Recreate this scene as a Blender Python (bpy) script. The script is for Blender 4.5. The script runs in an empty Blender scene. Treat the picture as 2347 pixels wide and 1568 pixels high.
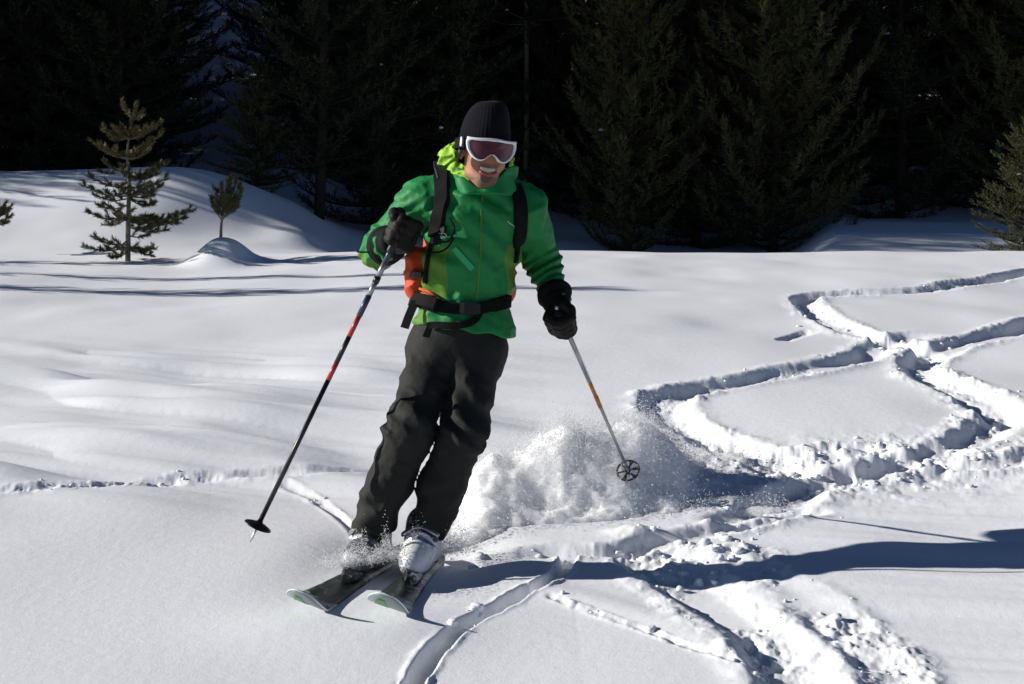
import bpy, math, random
import numpy as np
from mathutils import Vector, Matrix
from mathutils.bvhtree import BVHTree

# ------------------------------------------------------------------ camera, sky, sun, exposure
scene = bpy.context.scene
C = scene.collection
FPX = 3224.0                      # focal length in pixels of a 2347 px wide picture
cam_d = bpy.data.cameras.new('camera')
cam = bpy.data.objects.new('camera', cam_d)
C.objects.link(cam)
cam.location = (0, 0, 0)
cam.rotation_euler = (math.radians(90), 0, 0)
cam_d.sensor_width = 36
cam_d.lens = 36 * FPX / 2347.0
cam_d.clip_start = 0.05
cam_d.clip_end = 1000
scene.camera = cam

scene.cycles.max_bounces = 8
scene.cycles.diffuse_bounces = 6
scene.cycles.glossy_bounces = 2
scene.cycles.transparent_max_bounces = 4

SUN_ELEV = math.radians(23)
SUN_BACK = math.radians(1.5)        # sun on the left, a touch behind the skier
world = bpy.data.worlds.new('World')
scene.world = world
world.use_nodes = True
wn = world.node_tree.nodes
wl = world.node_tree.links
sky = wn.new('ShaderNodeTexSky')
sky.sky_type = 'NISHITA'
sky.sun_disc = False
sky.sun_elevation = SUN_ELEV
sky.sun_rotation = math.radians(-90) + SUN_BACK
sky.altitude = 3500
sky.air_density = 0.5
sky.dust_density = 0.0
sky.ozone_density = 3.0
wl.new(sky.outputs['Color'], wn['Background'].inputs['Color'])
wn['Background'].inputs['Strength'].default_value = 0.062

sun_d = bpy.data.lights.new('sun', 'SUN')
sun_d.energy = 5.0
sun_d.angle = math.radians(0.55)
sun_d.color = (1.0, 0.965, 0.91)
sun = bpy.data.objects.new('sun', sun_d)
C.objects.link(sun)
to_sun = Vector((-math.cos(SUN_ELEV) * math.cos(SUN_BACK), math.cos(SUN_ELEV) * math.sin(SUN_BACK), math.sin(SUN_ELEV)))
sun.rotation_euler = to_sun.to_track_quat('Z', 'Y').to_euler()
sun.location = to_sun * 60

scene.view_settings.view_transform = 'Standard'
scene.view_settings.look = 'None'
scene.view_settings.exposure = 0.30
scene.view_settings.gamma = 1.0

rng = np.random.default_rng(7)
random.seed(7)

# ------------------------------------------------------------------ helpers
def W(u, v, d):
    """point at depth d (metres) seen at u, v of a 2347 px wide picture"""
    return np.array([(u - 1173.5) / FPX * d, d, (784.0 - v) / FPX * d])

SLOPE = 0.1513
EYE = 1.54
def G(u, v):
    d = FPX * EYE / (v - (784 - SLOPE * FPX))
    return np.array([(u - 1173.5) / FPX * d, d])

def _hash(ix, iy, iz, seed):
    h = (ix.astype(np.uint32) * np.uint32(374761393) + iy.astype(np.uint32) * np.uint32(668265263)
         + iz.astype(np.uint32) * np.uint32(2147483647 - 1013) + np.uint32((seed * 974711 + 12345) & 0xffffffff))
    h ^= h >> np.uint32(13)
    h *= np.uint32(1274126177)
    h ^= h >> np.uint32(16)
    h *= np.uint32(2246822519)
    h ^= h >> np.uint32(13)
    return (h & np.uint32(0xffffff)).astype(np.float32) / np.float32(0xffffff)

def noise2(x, y, seed=0):
    x = np.asarray(x, np.float32); y = np.asarray(y, np.float32)
    fx = np.floor(x); fy = np.floor(y)
    ix = fx.astype(np.int64); iy = fy.astype(np.int64)
    tx = x - fx; ty = y - fy
    tx = tx * tx * tx * (tx * (tx * 6 - 15) + 10); ty = ty * ty * ty * (ty * (ty * 6 - 15) + 10)
    z = np.zeros_like(ix)
    a = _hash(ix, iy, z, seed); b = _hash(ix + 1, iy, z, seed)
    c = _hash(ix, iy + 1, z, seed); d = _hash(ix + 1, iy + 1, z, seed)
    return (a + (b - a) * tx) * (1 - ty) + (c + (d - c) * tx) * ty

def noise3(x, y, z, seed=0):
    x = np.asarray(x, np.float32); y = np.asarray(y, np.float32); z = np.asarray(z, np.float32)
    fx = np.floor(x); fy = np.floor(y); fz = np.floor(z)
    ix = fx.astype(np.int64); iy = fy.astype(np.int64); iz = fz.astype(np.int64)
    tx = x - fx; ty = y - fy; tz = z - fz
    tx = tx * tx * (3 - 2 * tx); ty = ty * ty * (3 - 2 * ty); tz = tz * tz * (3 - 2 * tz)
    r = 0
    for dz in (0, 1):
        a = _hash(ix, iy, iz + dz, seed); b = _hash(ix + 1, iy, iz + dz, seed)
        c = _hash(ix, iy + 1, iz + dz, seed); d = _hash(ix + 1, iy + 1, iz + dz, seed)
        l = (a + (b - a) * tx) * (1 - ty) + (c + (d - c) * tx) * ty
        r = r + l * (tz if dz else (1 - tz))
    return r

def fbm2(x, y, oct=4, seed=0, gain=0.5):
    s = 0; a = 1.0; t = 0
    for o in range(oct):
        s = s + a * (noise2(x * 2 ** o + 17.3 * o, y * 2 ** o - 9.1 * o, seed + o) - 0.5)
        t += a; a *= gain
    return s / t * 2

def fbm3(x, y, z, oct=3, seed=0, gain=0.5):
    s = 0; a = 1.0; t = 0
    for o in range(oct):
        k = 2 ** o
        s = s + a * (noise3(x * k + 7.7 * o, y * k - 3.1 * o, z * k + 5.5 * o, seed + o) - 0.5)
        t += a; a *= gain
    return s / t * 2

def sstep(a, b, x):
    t = np.clip((x - a) / (b - a), 0, 1)
    return t * t * (3 - 2 * t)

def tri_quads(mesh_name, verts, faces, smooth=True, attrs=None):
    """verts (N,3); faces: list of index arrays each (M,k) or python lists"""
    me = bpy.data.meshes.new(mesh_name)
    verts = np.asarray(verts, np.float32)
    blocks = faces if isinstance(faces, list) and len(faces) and isinstance(faces[0], np.ndarray) else None
    if blocks is None:
        me.from_pydata([tuple(map(float, p)) for p in verts], [], [tuple(map(int, f)) for f in faces])
    else:
        me.vertices.add(len(verts))
        me.vertices.foreach_set('co', verts.ravel())
        loops = np.concatenate([b.ravel() for b in blocks]).astype(np.int32)
        sizes = np.concatenate([np.full(len(b), b.shape[1], np.int32) for b in blocks])
        starts = np.concatenate([[0], np.cumsum(sizes)[:-1]]).astype(np.int32)
        me.loops.add(len(loops))
        me.loops.foreach_set('vertex_index', loops)
        me.polygons.add(len(sizes))
        me.polygons.foreach_set('loop_start', starts)
        me.polygons.foreach_set('loop_total', sizes)
        me.update(calc_edges=True)
    if smooth and len(me.polygons):
        me.polygons.foreach_set('use_smooth', np.ones(len(me.polygons), bool))
    if attrs:
        for k, a in attrs.items():
            at = me.attributes.new(k, 'FLOAT', 'POINT')
            at.data.foreach_set('value', np.asarray(a, np.float32))
    me.validate()
    return me

ORIGIN = {}
def link(name, me, mat, parent=None):
    o = bpy.data.objects.new(name, me)
    C.objects.link(o)
    if mat is not None:
        me.materials.append(mat)
    if parent is not None:
        o.parent = parent
        ORIGIN[o.name] = ORIGIN.get(parent.name, np.zeros(3))
    return o

def part(name, verts, faces, mat, parent=None, smooth=True, attrs=None):
    v = np.asarray(verts, np.float64)
    if parent is not None:
        v = v - ORIGIN.get(parent.name, np.zeros(3))
    return link(name, tri_quads(name, v, faces, smooth, attrs), mat, parent)

def thing(name, label, cat, loc=(0, 0, 0), group=None):
    o = bpy.data.objects.new(name, None)
    C.objects.link(o)
    o.location = tuple(float(c) for c in loc)
    o.empty_display_size = 0.2
    ORIGIN[o.name] = np.array(loc, float)
    o['label'] = label
    o['category'] = cat
    if group:
        o['group'] = group
    return o

def join(*ms):
    """merge (verts, quads/tri list) pairs"""
    V = []; F = []; n = 0
    for v, f in ms:
        V.append(np.asarray(v, float))
        for q in f:
            F.append([i + n for i in q])
        n += len(v)
    return np.concatenate(V), F

def frame_from(t, up=None):
    t = np.asarray(t, float); t = t / np.linalg.norm(t)
    if up is None:
        up = np.array([0, 0, 1.0]) if abs(t[2]) < 0.9 else np.array([1.0, 0, 0])
    s = np.cross(t, up); s /= np.linalg.norm(s)
    n = np.cross(s, t)
    return t, s, n

def tube(points, radii, sides=8, cap=True, up=None):
    P = np.asarray(points, float); n = len(P)
    R = np.broadcast_to(np.asarray(radii, float), (n,))
    V = []; F = []
    for i in range(n):
        t = P[min(i + 1, n - 1)] - P[max(i - 1, 0)]
        _, s, nn = frame_from(t, up)
        for k in range(sides):
            a = 2 * math.pi * k / sides
            V.append(P[i] + (s * math.cos(a) + nn * math.sin(a)) * R[i])
    for i in range(n - 1):
        for k in range(sides):
            k2 = (k + 1) % sides
            F.append([i * sides + k, i * sides + k2, (i + 1) * sides + k2, (i + 1) * sides + k])
    if cap:
        F.append([k for k in range(sides)][::-1])
        F.append([(n - 1) * sides + k for k in range(sides)])
    return np.array(V), F

def ribbon(P, N, width, thick):
    """flat strap: points P, outward normals N"""
    P = np.asarray(P, float); N = np.asarray(N, float); n = len(P)
    wd = np.broadcast_to(np.asarray(width, float), (n,))
    V = []; F = []
    for i in range(n):
        t = P[min(i + 1, n - 1)] - P[max(i - 1, 0)]
        t /= np.linalg.norm(t)
        nn = N[i] - t * np.dot(N[i], t); nn /= np.linalg.norm(nn)
        s = np.cross(t, nn)
        h = wd[i] / 2
        e = thick * 0.35
        for (a, b) in ((-h, -thick), (-h, thick * 0.6), (-h + e, thick), (h - e, thick), (h, thick * 0.6), (h, -thick)):
            V.append(P[i] + s * a + nn * b)
    m = 6
    for i in range(n - 1):
        for k in range(m):
            k2 = (k + 1) % m
            F.append([i * m + k, i * m + k2, (i + 1) * m + k2, (i + 1) * m + k])
    F.append(list(range(m))[::-1]); F.append([(n - 1) * m + k for k in range(m)])
    return np.array(V), F

def spline(P, n):
    """Catmull-Rom through P (rows may hold extra columns)"""
    P = np.asarray(P, float)
    Q = np.vstack([2 * P[0] - P[1], P, 2 * P[-1] - P[-2]])
    out = []
    for t in np.linspace(0, len(P) - 1 - 1e-9, n):
        i = int(t); f = t - i
        a, b, c, d = Q[i], Q[i + 1], Q[i + 2], Q[i + 3]
        out.append(0.5 * ((2 * b) + (-a + c) * f + (2 * a - 5 * b + 4 * c - d) * f * f + (-a + 3 * b - 3 * c + d) * f ** 3))
    return np.array(out)

# ---- signed distance shapes, meshed with surface nets
def ddot(P, a): return P[0] * a[0] + P[1] * a[1] + P[2] * a[2]
def rcone(P, a, b, ra, rb):
    a = np.asarray(a, float); b = np.asarray(b, float); ab = b - a
    px, py, pz = P[0] - a[0], P[1] - a[1], P[2] - a[2]
    t = np.clip((px * ab[0] + py * ab[1] + pz * ab[2]) / np.dot(ab, ab), 0, 1)
    return np.sqrt((px - t * ab[0]) ** 2 + (py - t * ab[1]) ** 2 + (pz - t * ab[2]) ** 2) - (ra + (rb - ra) * t)
def ellip(P, c, r):
    x, y, z = (P[0] - c[0]) / r[0], (P[1] - c[1]) / r[1], (P[2] - c[2]) / r[2]
    k0 = np.sqrt(x * x + y * y + z * z) + 1e-6
    k1 = np.sqrt((x / r[0]) ** 2 + (y / r[1]) ** 2 + (z / r[2]) ** 2) + 1e-6
    return k0 * (k0 - 1) / k1
def rbox(P, c, h, r):
    x, y, z = np.abs(P[0] - c[0]) - h[0] + r, np.abs(P[1] - c[1]) - h[1] + r, np.abs(P[2] - c[2]) - h[2] + r
    return np.sqrt(np.maximum(x, 0) ** 2 + np.maximum(y, 0) ** 2 + np.maximum(z, 0) ** 2) + np.minimum(np.maximum(x, np.maximum(y, z)), 0) - r
def smin(a, b, k):
    h = np.maximum(k - np.abs(a - b), 0) / k
    return np.minimum(a, b) - h * h * k * 0.25
def smax(a, b, k): return -smin(-a, -b, k)
def local(P, c, M):
    """world grids to the frame with columns of M as axes"""
    d = (P[0] - c[0], P[1] - c[1], P[2] - c[2])
    return tuple(d[0] * M[0, i] + d[1] * M[1, i] + d[2] * M[2, i] for i in range(3))

def nets(fn, lo, hi, h):
    lo = np.asarray(lo, float); hi = np.asarray(hi, float)
    n = np.ceil((hi - lo) / h).astype(int) + 1
    ax = [(lo[i] + h * np.arange(n[i])).astype(np.float32) for i in range(3)]
    P = np.meshgrid(*ax, indexing='ij')
    f = fn(P).astype(np.float32)
    f[0] = f[-1] = 1; f[:, 0] = f[:, -1] = 1; f[:, :, 0] = f[:, :, -1] = 1
    ins = f < 0
    nx, ny, nz = f.shape
    cs = np.zeros((nx - 1, ny - 1, nz - 1), np.int8)
    for i in (0, 1):
        for j in (0, 1):
            for k in (0, 1):
                cs += ins[i:nx - 1 + i, j:ny - 1 + j, k:nz - 1 + k]
    act = (cs > 0) & (cs < 8)
    ci, cj, ck = np.nonzero(act)
    idx = -np.ones(act.shape, np.int64); idx[ci, cj, ck] = np.arange(len(ci))
    acc = np.zeros((len(ci), 3)); cnt = np.zeros(len(ci))
    cor = [(i, j, k) for i in (0, 1) for j in (0, 1) for k in (0, 1)]
    for a in cor:
        for b in cor:
            if sum(abs(a[m] - b[m]) for m in range(3)) == 1 and a < b:
                fa = f[ci + a[0], cj + a[1], ck + a[2]]; fb = f[ci + b[0], cj + b[1], ck + b[2]]
                m = (fa < 0) != (fb < 0)
                t = np.where(m, fa / np.where(m, fa - fb, 1), 0)
                for q in range(3):
                    acc[:, q] += np.where(m, a[q] + t * (b[q] - a[q]), 0)
                cnt += m
    V = lo + (np.stack([ci, cj, ck], 1) + acc / cnt[:, None]) * h
    Q = []
    for axis in range(3):
        o = [0, 0, 0]; o[axis] = 1
        A = ins[:nx - o[0], :ny - o[1], :nz - o[2]]; B = ins[o[0]:, o[1]:, o[2]:]
        e = np.stack(np.nonzero(A != B), 1)
        u, w = (axis + 1) % 3, (axis + 2) % 3
        e = e[(e[:, u] > 0) & (e[:, w] > 0)]
        du = np.zeros(3, int); du[u] = 1; dw = np.zeros(3, int); dw[w] = 1
        q = [idx[tuple((e - du - dw).T)], idx[tuple((e - dw).T)], idx[tuple(e.T)], idx[tuple((e - du).T)]]
        q = np.stack(q, 1)
        fl = ~A[tuple(e.T)]
        q[fl] = q[fl][:, ::-1]
        Q.append(q)
    return V, [np.concatenate(Q).astype(np.int32)]

# ------------------------------------------------------------------ materials
def mat_base(name):
    m = bpy.data.materials.new(name)
    m.use_nodes = True
    nt = m.node_tree
    return m, nt.nodes, nt.links, nt.nodes['Principled BSDF']

def noise_node(N, L, scale, detail=3, rough=0.55, vec=None):
    t = N.new('ShaderNodeTexNoise')
    t.inputs['Scale'].default_value = scale
    t.inputs['Detail'].default_value = detail
    t.inputs['Roughness'].default_value = rough
    if vec is not None:
        L.new(vec, t.inputs['Vector'])
    return t

def simple(name, col, rough=0.6, spec=0.3, var=0.15, vscale=30, bump=0.0, bscale=200, bdist=0.002, metal=0.0, sheen=0.0, dust=None):
    m, N, L, B = mat_base(name)
    tc = N.new('ShaderNodeTexCoord')
    vec = tc.outputs['Object']
    nz = noise_node(N, L, vscale, 4, 0.6, vec)
    mx = N.new('ShaderNodeMix'); mx.data_type = 'RGBA'
    L.new(nz.outputs['Fac'], mx.inputs[0])
    mx.inputs[6].default_value = tuple(c * (1 - var) for c in col) + (1,)
    mx.inputs[7].default_value = tuple(min(1, c * (1 + var)) for c in col) + (1,)
    out = mx.outputs[2]
    if dust:
        dsc, thr, soft = dust
        n2 = noise_node(N, L, dsc, 6, 0.7, vec)
        mr = N.new('ShaderNodeMapRange')
        mr.inputs['From Min'].default_value = thr; mr.inputs['From Max'].default_value = thr + soft
        L.new(n2.outputs['Fac'], mr.inputs['Value'])
        m2 = N.new('ShaderNodeMix'); m2.data_type = 'RGBA'
        L.new(mr.outputs['Result'], m2.inputs[0])
        L.new(out, m2.inputs[6])
        m2.inputs[7].default_value = (0.8, 0.82, 0.85, 1)
        out = m2.outputs[2]
    L.new(out, B.inputs['Base Color'])
    B.inputs['Roughness'].default_value = rough
    B.inputs['Specular IOR Level'].default_value = spec
    B.inputs['Metallic'].default_value = metal
    if sheen:
        B.inputs['Sheen Weight'].default_value = sheen
    if bump:
        nb = noise_node(N, L, bscale, 4, 0.6, vec)
        bp = N.new('ShaderNodeBump')
        bp.inputs['Strength'].default_value = bump
        bp.inputs['Distance'].default_value = bdist
        L.new(nb.outputs['Fac'], bp.inputs['Height'])
        L.new(bp.outputs['Normal'], B.inputs['Normal'])
    return m

def panels(name, base, other, attr='panel', rough=0.6, bump=0.2, bscale=60, bdist=0.004, spec=0.25, var=0.12, soft=0.001):
    """two-colour cloth, the second colour where the stored seam distance is positive"""
    m = simple(name, base, rough, spec, var, 25, bump, bscale, bdist)
    N, L = m.node_tree.nodes, m.node_tree.links
    B = N['Principled BSDF']
    src = B.inputs['Base Color'].links[0].from_socket
    at = N.new('ShaderNodeAttribute'); at.attribute_name = attr
    mr = N.new('ShaderNodeMapRange')
    mr.inputs['From Min'].default_value = -soft; mr.inputs['From Max'].default_value = soft
    L.new(at.outputs['Fac'], mr.inputs['Value'])
    mx = N.new('ShaderNodeMix'); mx.data_type = 'RGBA'
    L.new(mr.outputs['Result'], mx.inputs[0]); L.new(src, mx.inputs[6])
    mx.inputs[7].default_value = tuple(other) + (1,)
    L.new(mx.outputs[2], B.inputs['Base Color'])
    return m

def snow_mat():
    m, N, L, B = mat_base('snow')
    tc = N.new('ShaderNodeTexCoord'); vec = tc.outputs['Object']
    n1 = noise_node(N, L, 1.3, 5, 0.6, vec)
    mx = N.new('ShaderNodeMix'); mx.data_type = 'RGBA'
    L.new(n1.outputs['Fac'], mx.inputs[0])
    mx.inputs[6].default_value = (0.795, 0.81, 0.84, 1); mx.inputs[7].default_value = (0.835, 0.85, 0.877, 1)
    L.new(mx.outputs[2], B.inputs['Base Color'])
    vo = N.new('ShaderNodeTexVoronoi'); vo.inputs['Scale'].default_value = 34  # sparkle: glints painted as white specks in the base colour
    L.new(vec, vo.inputs['Vector'])
    lt = N.new('ShaderNodeMath'); lt.operation = 'LESS_THAN'; lt.inputs[1].default_value = 0.13
    L.new(vo.outputs['Distance'], lt.inputs[0])
    sx = N.new('ShaderNodeSeparateColor'); L.new(vo.outputs['Color'], sx.inputs[0])
    gt = N.new('ShaderNodeMath'); gt.operation = 'GREATER_THAN'; gt.inputs[1].default_value = 0.86
    L.new(sx.outputs[0], gt.inputs[0])
    mu = N.new('ShaderNodeMath'); mu.operation = 'MULTIPLY'
    L.new(lt.outputs[0], mu.inputs[0]); L.new(gt.outputs[0], mu.inputs[1])
    m3 = N.new('ShaderNodeMix'); m3.data_type = 'RGBA'
    L.new(mu.outputs[0], m3.inputs[0]); L.new(mx.outputs[2], m3.inputs[6]); m3.inputs[7].default_value = (1, 1, 1, 1)
    L.new(m3.outputs[2], B.inputs['Base Color'])
    B.inputs['Roughness'].default_value = 0.75
    B.inputs['Specular IOR Level'].default_value = 0.15
    nb = noise_node(N, L, 140, 5, 0.75, vec)
    b1 = N.new('ShaderNodeBump'); b1.inputs['Strength'].default_value = 0.22; b1.inputs['Distance'].default_value = 0.006
    L.new(nb.outputs['Fac'], b1.inputs['Height'])
    nc = noise_node(N, L, 22, 5, 0.6, vec)
    b2 = N.new('ShaderNodeBump'); b2.inputs['Strength'].default_value = 0.12; b2.inputs['Distance'].default_value = 0.02
    L.new(nc.outputs['Fac'], b2.inputs['Height'])
    L.new(b2.outputs['Normal'], b1.inputs['Normal'])
    L.new(b1.outputs['Normal'], B.inputs['Normal'])
    return m

M = {}
M['snow'] = snow_mat()
M['flake'] = simple('snow_flake', (0.95, 0.955, 0.965), 0.8, 0.1, 0.02, 10)
def powder_mat():
    m, N, L, B = mat_base('powder_snow')
    tc = N.new('ShaderNodeTexCoord'); vec = tc.outputs['Object']
    nz = noise_node(N, L, 12, 5, 0.6, vec)
    mx = N.new('ShaderNodeMix'); mx.data_type = 'RGBA'
    L.new(nz.outputs['Fac'], mx.inputs[0])
    mx.inputs[6].default_value = (0.88, 0.90, 0.93, 1); mx.inputs[7].default_value = (0.95, 0.96, 0.97, 1)
    L.new(mx.outputs[2], B.inputs['Base Color'])
    B.inputs['Roughness'].default_value = 0.85
    B.inputs['Specular IOR Level'].default_value = 0.05
    B.inputs['Subsurface Weight'].default_value = 1.0
    B.inputs['Subsurface Radius'].default_value = (1.0, 1.0, 1.0)
    B.inputs['Subsurface Scale'].default_value = 0.10
    nb = noise_node(N, L, 120, 5, 0.75, vec)
    b1 = N.new('ShaderNodeBump'); b1.inputs['Strength'].default_value = 0.3; b1.inputs['Distance'].default_value = 0.008
    L.new(nb.outputs['Fac'], b1.inputs['Height']); L.new(b1.outputs['Normal'], B.inputs['Normal'])
    return m
M['powder'] = powder_mat()
_N, _L = M['flake'].node_tree.nodes, M['flake'].node_tree.links
_tr = _N.new('ShaderNodeBsdfTranslucent'); _tr.inputs['Color'].default_value = (0.96, 0.965, 0.975, 1)
_ms = _N.new('ShaderNodeMixShader'); _ms.inputs[0].default_value = 0.5
_L.new(_N['Principled BSDF'].outputs[0], _ms.inputs[1]); _L.new(_tr.outputs[0], _ms.inputs[2])
_L.new(_ms.outputs[0], _N['Material Output'].inputs['Surface'])
M['needles'] = simple('pine_needles', (0.021, 0.026, 0.010), 0.6, 0.25, 0.45, 1.6)
M['needles_olive'] = simple('olive_needles', (0.055, 0.056, 0.018), 0.6, 0.25, 0.4, 3.0)
M['sapling'] = simple('sapling_needles', (0.085, 0.082, 0.032), 0.6, 0.3, 0.4, 6.0)
M['sapling_tip'] = simple('sapling_top_needles', (0.15, 0.12, 0.04), 0.6, 0.3, 0.35, 6.0)
M['bark'] = simple('bark', (0.03, 0.024, 0.018), 0.9, 0.1, 0.4, 12, 0.6, 40, 0.02)
M['bark_pale'] = simple('pale_bark', (0.2, 0.17, 0.135), 0.9, 0.1, 0.4, 9, 0.6, 40, 0.02)

# ------------------------------------------------------------------ the snow: one sheet
_py = np.array([-4, 0, 15.5, 16.6, 17.5, 18.3, 19.4, 21, 23, 25, 27, 30, 40, 60, 120, 170])
_pz = np.array([-EYE - .6, -EYE, -EYE + SLOPE * 15.5, 0.972, 1.108, 1.212, 1.17, 1.12, 1.22, 1.45, 1.85, 2.8, 6.3, 14.0, 39, 55])
_ty = np.arange(-4, 170, 0.05)
_tz = np.interp(_ty, _py, _pz)
_k = np.exp(-0.5 * (np.arange(-30, 31) * 0.05 / 0.35) ** 2); _k /= _k.sum()
_tzs = np.convolve(np.pad(_tz, 30, mode='reflect', reflect_type='odd'), _k, mode='valid')
_mx = np.array([-40, -20, -12, -8.37, -6.94, -5.66, -4.95, -4.38, -3.8, -3.38, -2.95, -2.45, -1.9, 0, 40])
_mh = np.array([1.2, 1.1, 1.02, 1.06, 1.08, 1.14, 1.08, 0.90, 0.70, 0.53, 0.36, 0.18, 0.05, 0, 0])
_tx = np.arange(-40, 40, 0.05)
_tm = np.convolve(np.pad(np.interp(_tx, _mx, _mh), 30, mode='edge'), _k, mode='valid')

def terrain(x, y):
    z = np.interp(y, _ty, _tzs)
    # wooded hillside roughness
    far = sstep(19, 34, y)
    z = z + far * 0.9 * fbm2(x / 9, y / 9, 3, 5)
    # drifted bank on the left, behind the young pines
    g = sstep(18.2, 23.0, y) * (1 - 0.55 * sstep(23.4, 26.5, y))
    z = z + np.interp(x - 0.10 * (y - 23), _tx, _tm) * g * 1.40
    z = z + 0.16 * np.exp(-((x + 3.9) / .6) ** 2 - ((y - 25.2) / 1.0) ** 2)
    z = z + 0.15 * np.exp(-((x + 3.2) / .5) ** 2 - ((y - 21.2) / 0.8) ** 2)
    z = z - 0.10 * np.exp(-((x + 4.6) / .8) ** 2 - ((y - 20.4) / 0.7) ** 2)
    # left side of the field lies a little lower before the bank
    z = z - 0.07 * sstep(-1.0, -3.2, x) * sstep(14.5, 16.5, y) * (1 - sstep(18, 20, y))
    # shelf of shaded snow on the far right
    z = z + 0.50 * sstep(4.6, 5.6, x - 0.23 * (y - 24)) * sstep(20.5, 24.0, y) * (1 - 0.5 * sstep(26, 30, y))
    # hummock under the small pine
    z = z + 0.32 * np.exp(-(np.abs((x + 3.47) / .34)) ** 2.3 - (np.abs((y - 16.9) / .42)) ** 2.2)
    # the slope tilts up gently to the right
    z = z + 0.030 * np.clip(x - 0.2, 0, 4) * (1 - sstep(6.5, 11, y))
    # wide soft waves
    near = 1 - sstep(19, 23, y)
    near = near * (1 - np.exp(-((x + .35) / 1.1) ** 2 - ((y - 4.7) / .9) ** 2))
    z = z + near * (0.055 * fbm2(x / 3.1 + 4, y / 3.6, 3, 11) + 0.018 * fbm2(x / 0.9, y / 1.0, 2, 13))
    return z

SKIS = ((np.array([-.5093, 4.97]), np.array([-.165, -.62])), (np.array([-.3235, 4.93]), np.array([-.075, -.60])))
def bed_skis(x, y, z):
    """the snow under the skis is pressed to their level"""
    for (m, f) in SKIS:
        f = f / np.linalg.norm(f)
        t = np.clip((x - m[0]) * f[0] + (y - m[1]) * f[1], -.25, .50)
        d2 = (x - m[0] - t * f[0]) ** 2 + (y - m[1] - t * f[1]) ** 2
        w = np.exp(-(d2 / .24 ** 2))
        z = z + (-.823 + .07 * (y - 4.95) - z) * np.clip(w * 1.15, 0, 1)
    return z

def wind(x, y):
    """wind-blown drifts on the left of the field and on the right of the foreground"""
    wl_ = sstep(0.6, -0.6, x) * sstep(5.4, 6.3, y) * (1 - sstep(9.0, 11.0, y))
    xx = x + 0.25 * y
    r = fbm2(xx / 1.1 + 3, (y + 0.22 * x) / 0.26, 3, 21)
    r2 = np.maximum(fbm2(xx / 1.3 + 9, (y + 0.30 * x) / 0.45, 2, 25), -0.1)
    z = wl_ * (0.030 * r + 0.11 * r2)
    wr = sstep(0.5, 1.2, x) * (1 - sstep(5.6, 6.2, y))
    z = z + wr * 0.022 * fbm2(x / 1.6, (y + 0.25 * x) / 0.22, 3, 31)
    return z

# tracks: picture points on the slope -> plan points.  (points (u, v), half width m, depth m, berm m, roughness)
TRACKS = [
    # far zigzag, coming in from the upper right
    ([(2440, 600), (2347, 622), (2160, 660), (1990, 672), (1880, 678), (1842, 690), (1885, 728), (1960, 760), (2040, 782), (2120, 800), (2170, 815)], 0.15, 0.15, 0.03, 1.2),
    ([(2175, 770), (2080, 772), (2015, 795), (1985, 815), (1890, 845), (1780, 868), (1690, 884), (1600, 898), (1530, 915), (1525, 945), (1580, 985), (1680, 1030), (1790, 1075), (1830, 1105)], 0.16, 0.125, 0.03, 1.2),
    # second zigzag at the right edge
    ([(2460, 715), (2347, 748), (2240, 778), (2160, 800), (2112, 830), (2125, 872), (2210, 915), (2290, 960), (2330, 1000)], 0.16, 0.14, 0.035, 1.3),
    ([(2420, 975), (2320, 975), (2275, 1000), (2230, 1030), (2130, 1065), (2020, 1090), (1900, 1112), (1800, 1145), (1720, 1185), (1640, 1215)], 0.15, 0.12, 0.035, 1.4),
    ([(2420, 1075), (2250, 1095), (2100, 1080), (1980, 1050), (1850, 1050), (1760, 1060)], 0.10, 0.05, 0.05, 1.8),
    # the skier's own wake
    ([(985, 1288), (1090, 1272), (1250, 1262), (1400, 1262), (1520, 1240), (1650, 1225), (1790, 1195), (1900, 1172)], 0.085, 0.09, 0.02, 1.2),
    ([(860, 1296), (985, 1280), (1100, 1265)], 0.07, 0.08, 0.015, 0.8),
    # wide trench to the lower right
    ([(1440, 1235), (1490, 1275), (1560, 1325), (1660, 1395), (1740, 1460), (1800, 1530), (1840, 1610), (1860, 1700)], 0.15, 0.085, 0.02, 1.3),
    ([(1700, 1265), (1745, 1330), (1830, 1400), (1930, 1470), (2010, 1550), (2060, 1650)], 0.11, 0.022, 0.022, 1.6),
    # furrow in front of the skier
    ([(1318, 1262), (1296, 1288), (1282, 1312), (1228, 1346), (1205, 1352), (1150, 1386), (1085, 1418), (1030, 1462), (975, 1520), (930, 1600), (900, 1700)], 0.036, 0.14, 0.022, 1.5),
    # shallow old line on the left
    ([(-60, 1150), (100, 1138), (250, 1122), (380, 1104), (520, 1096), (680, 1090), (830, 1080), (960, 1070)], 0.055, 0.035, 0.014, 1.5),
    ([(640, 1105), (720, 1135), (790, 1185), (830, 1225)], 0.030, 0.03, 0.012, 0.8),
    # far furrows on the left
    ([(2270, 642), (2330, 625), (2440, 600)], 0.12, 0.12, 0.01, 0.4),
    ([(1788, 783), (1835, 765), (1860, 758)], 0.07, 0.055, 0.006, 0.4),
    ([(1240, 1362), (1350, 1405), (1480, 1455), (1600, 1505), (1750, 1565), (1850, 1620)], 0.018, 0.012, 0.008, 1.0),
]

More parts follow.
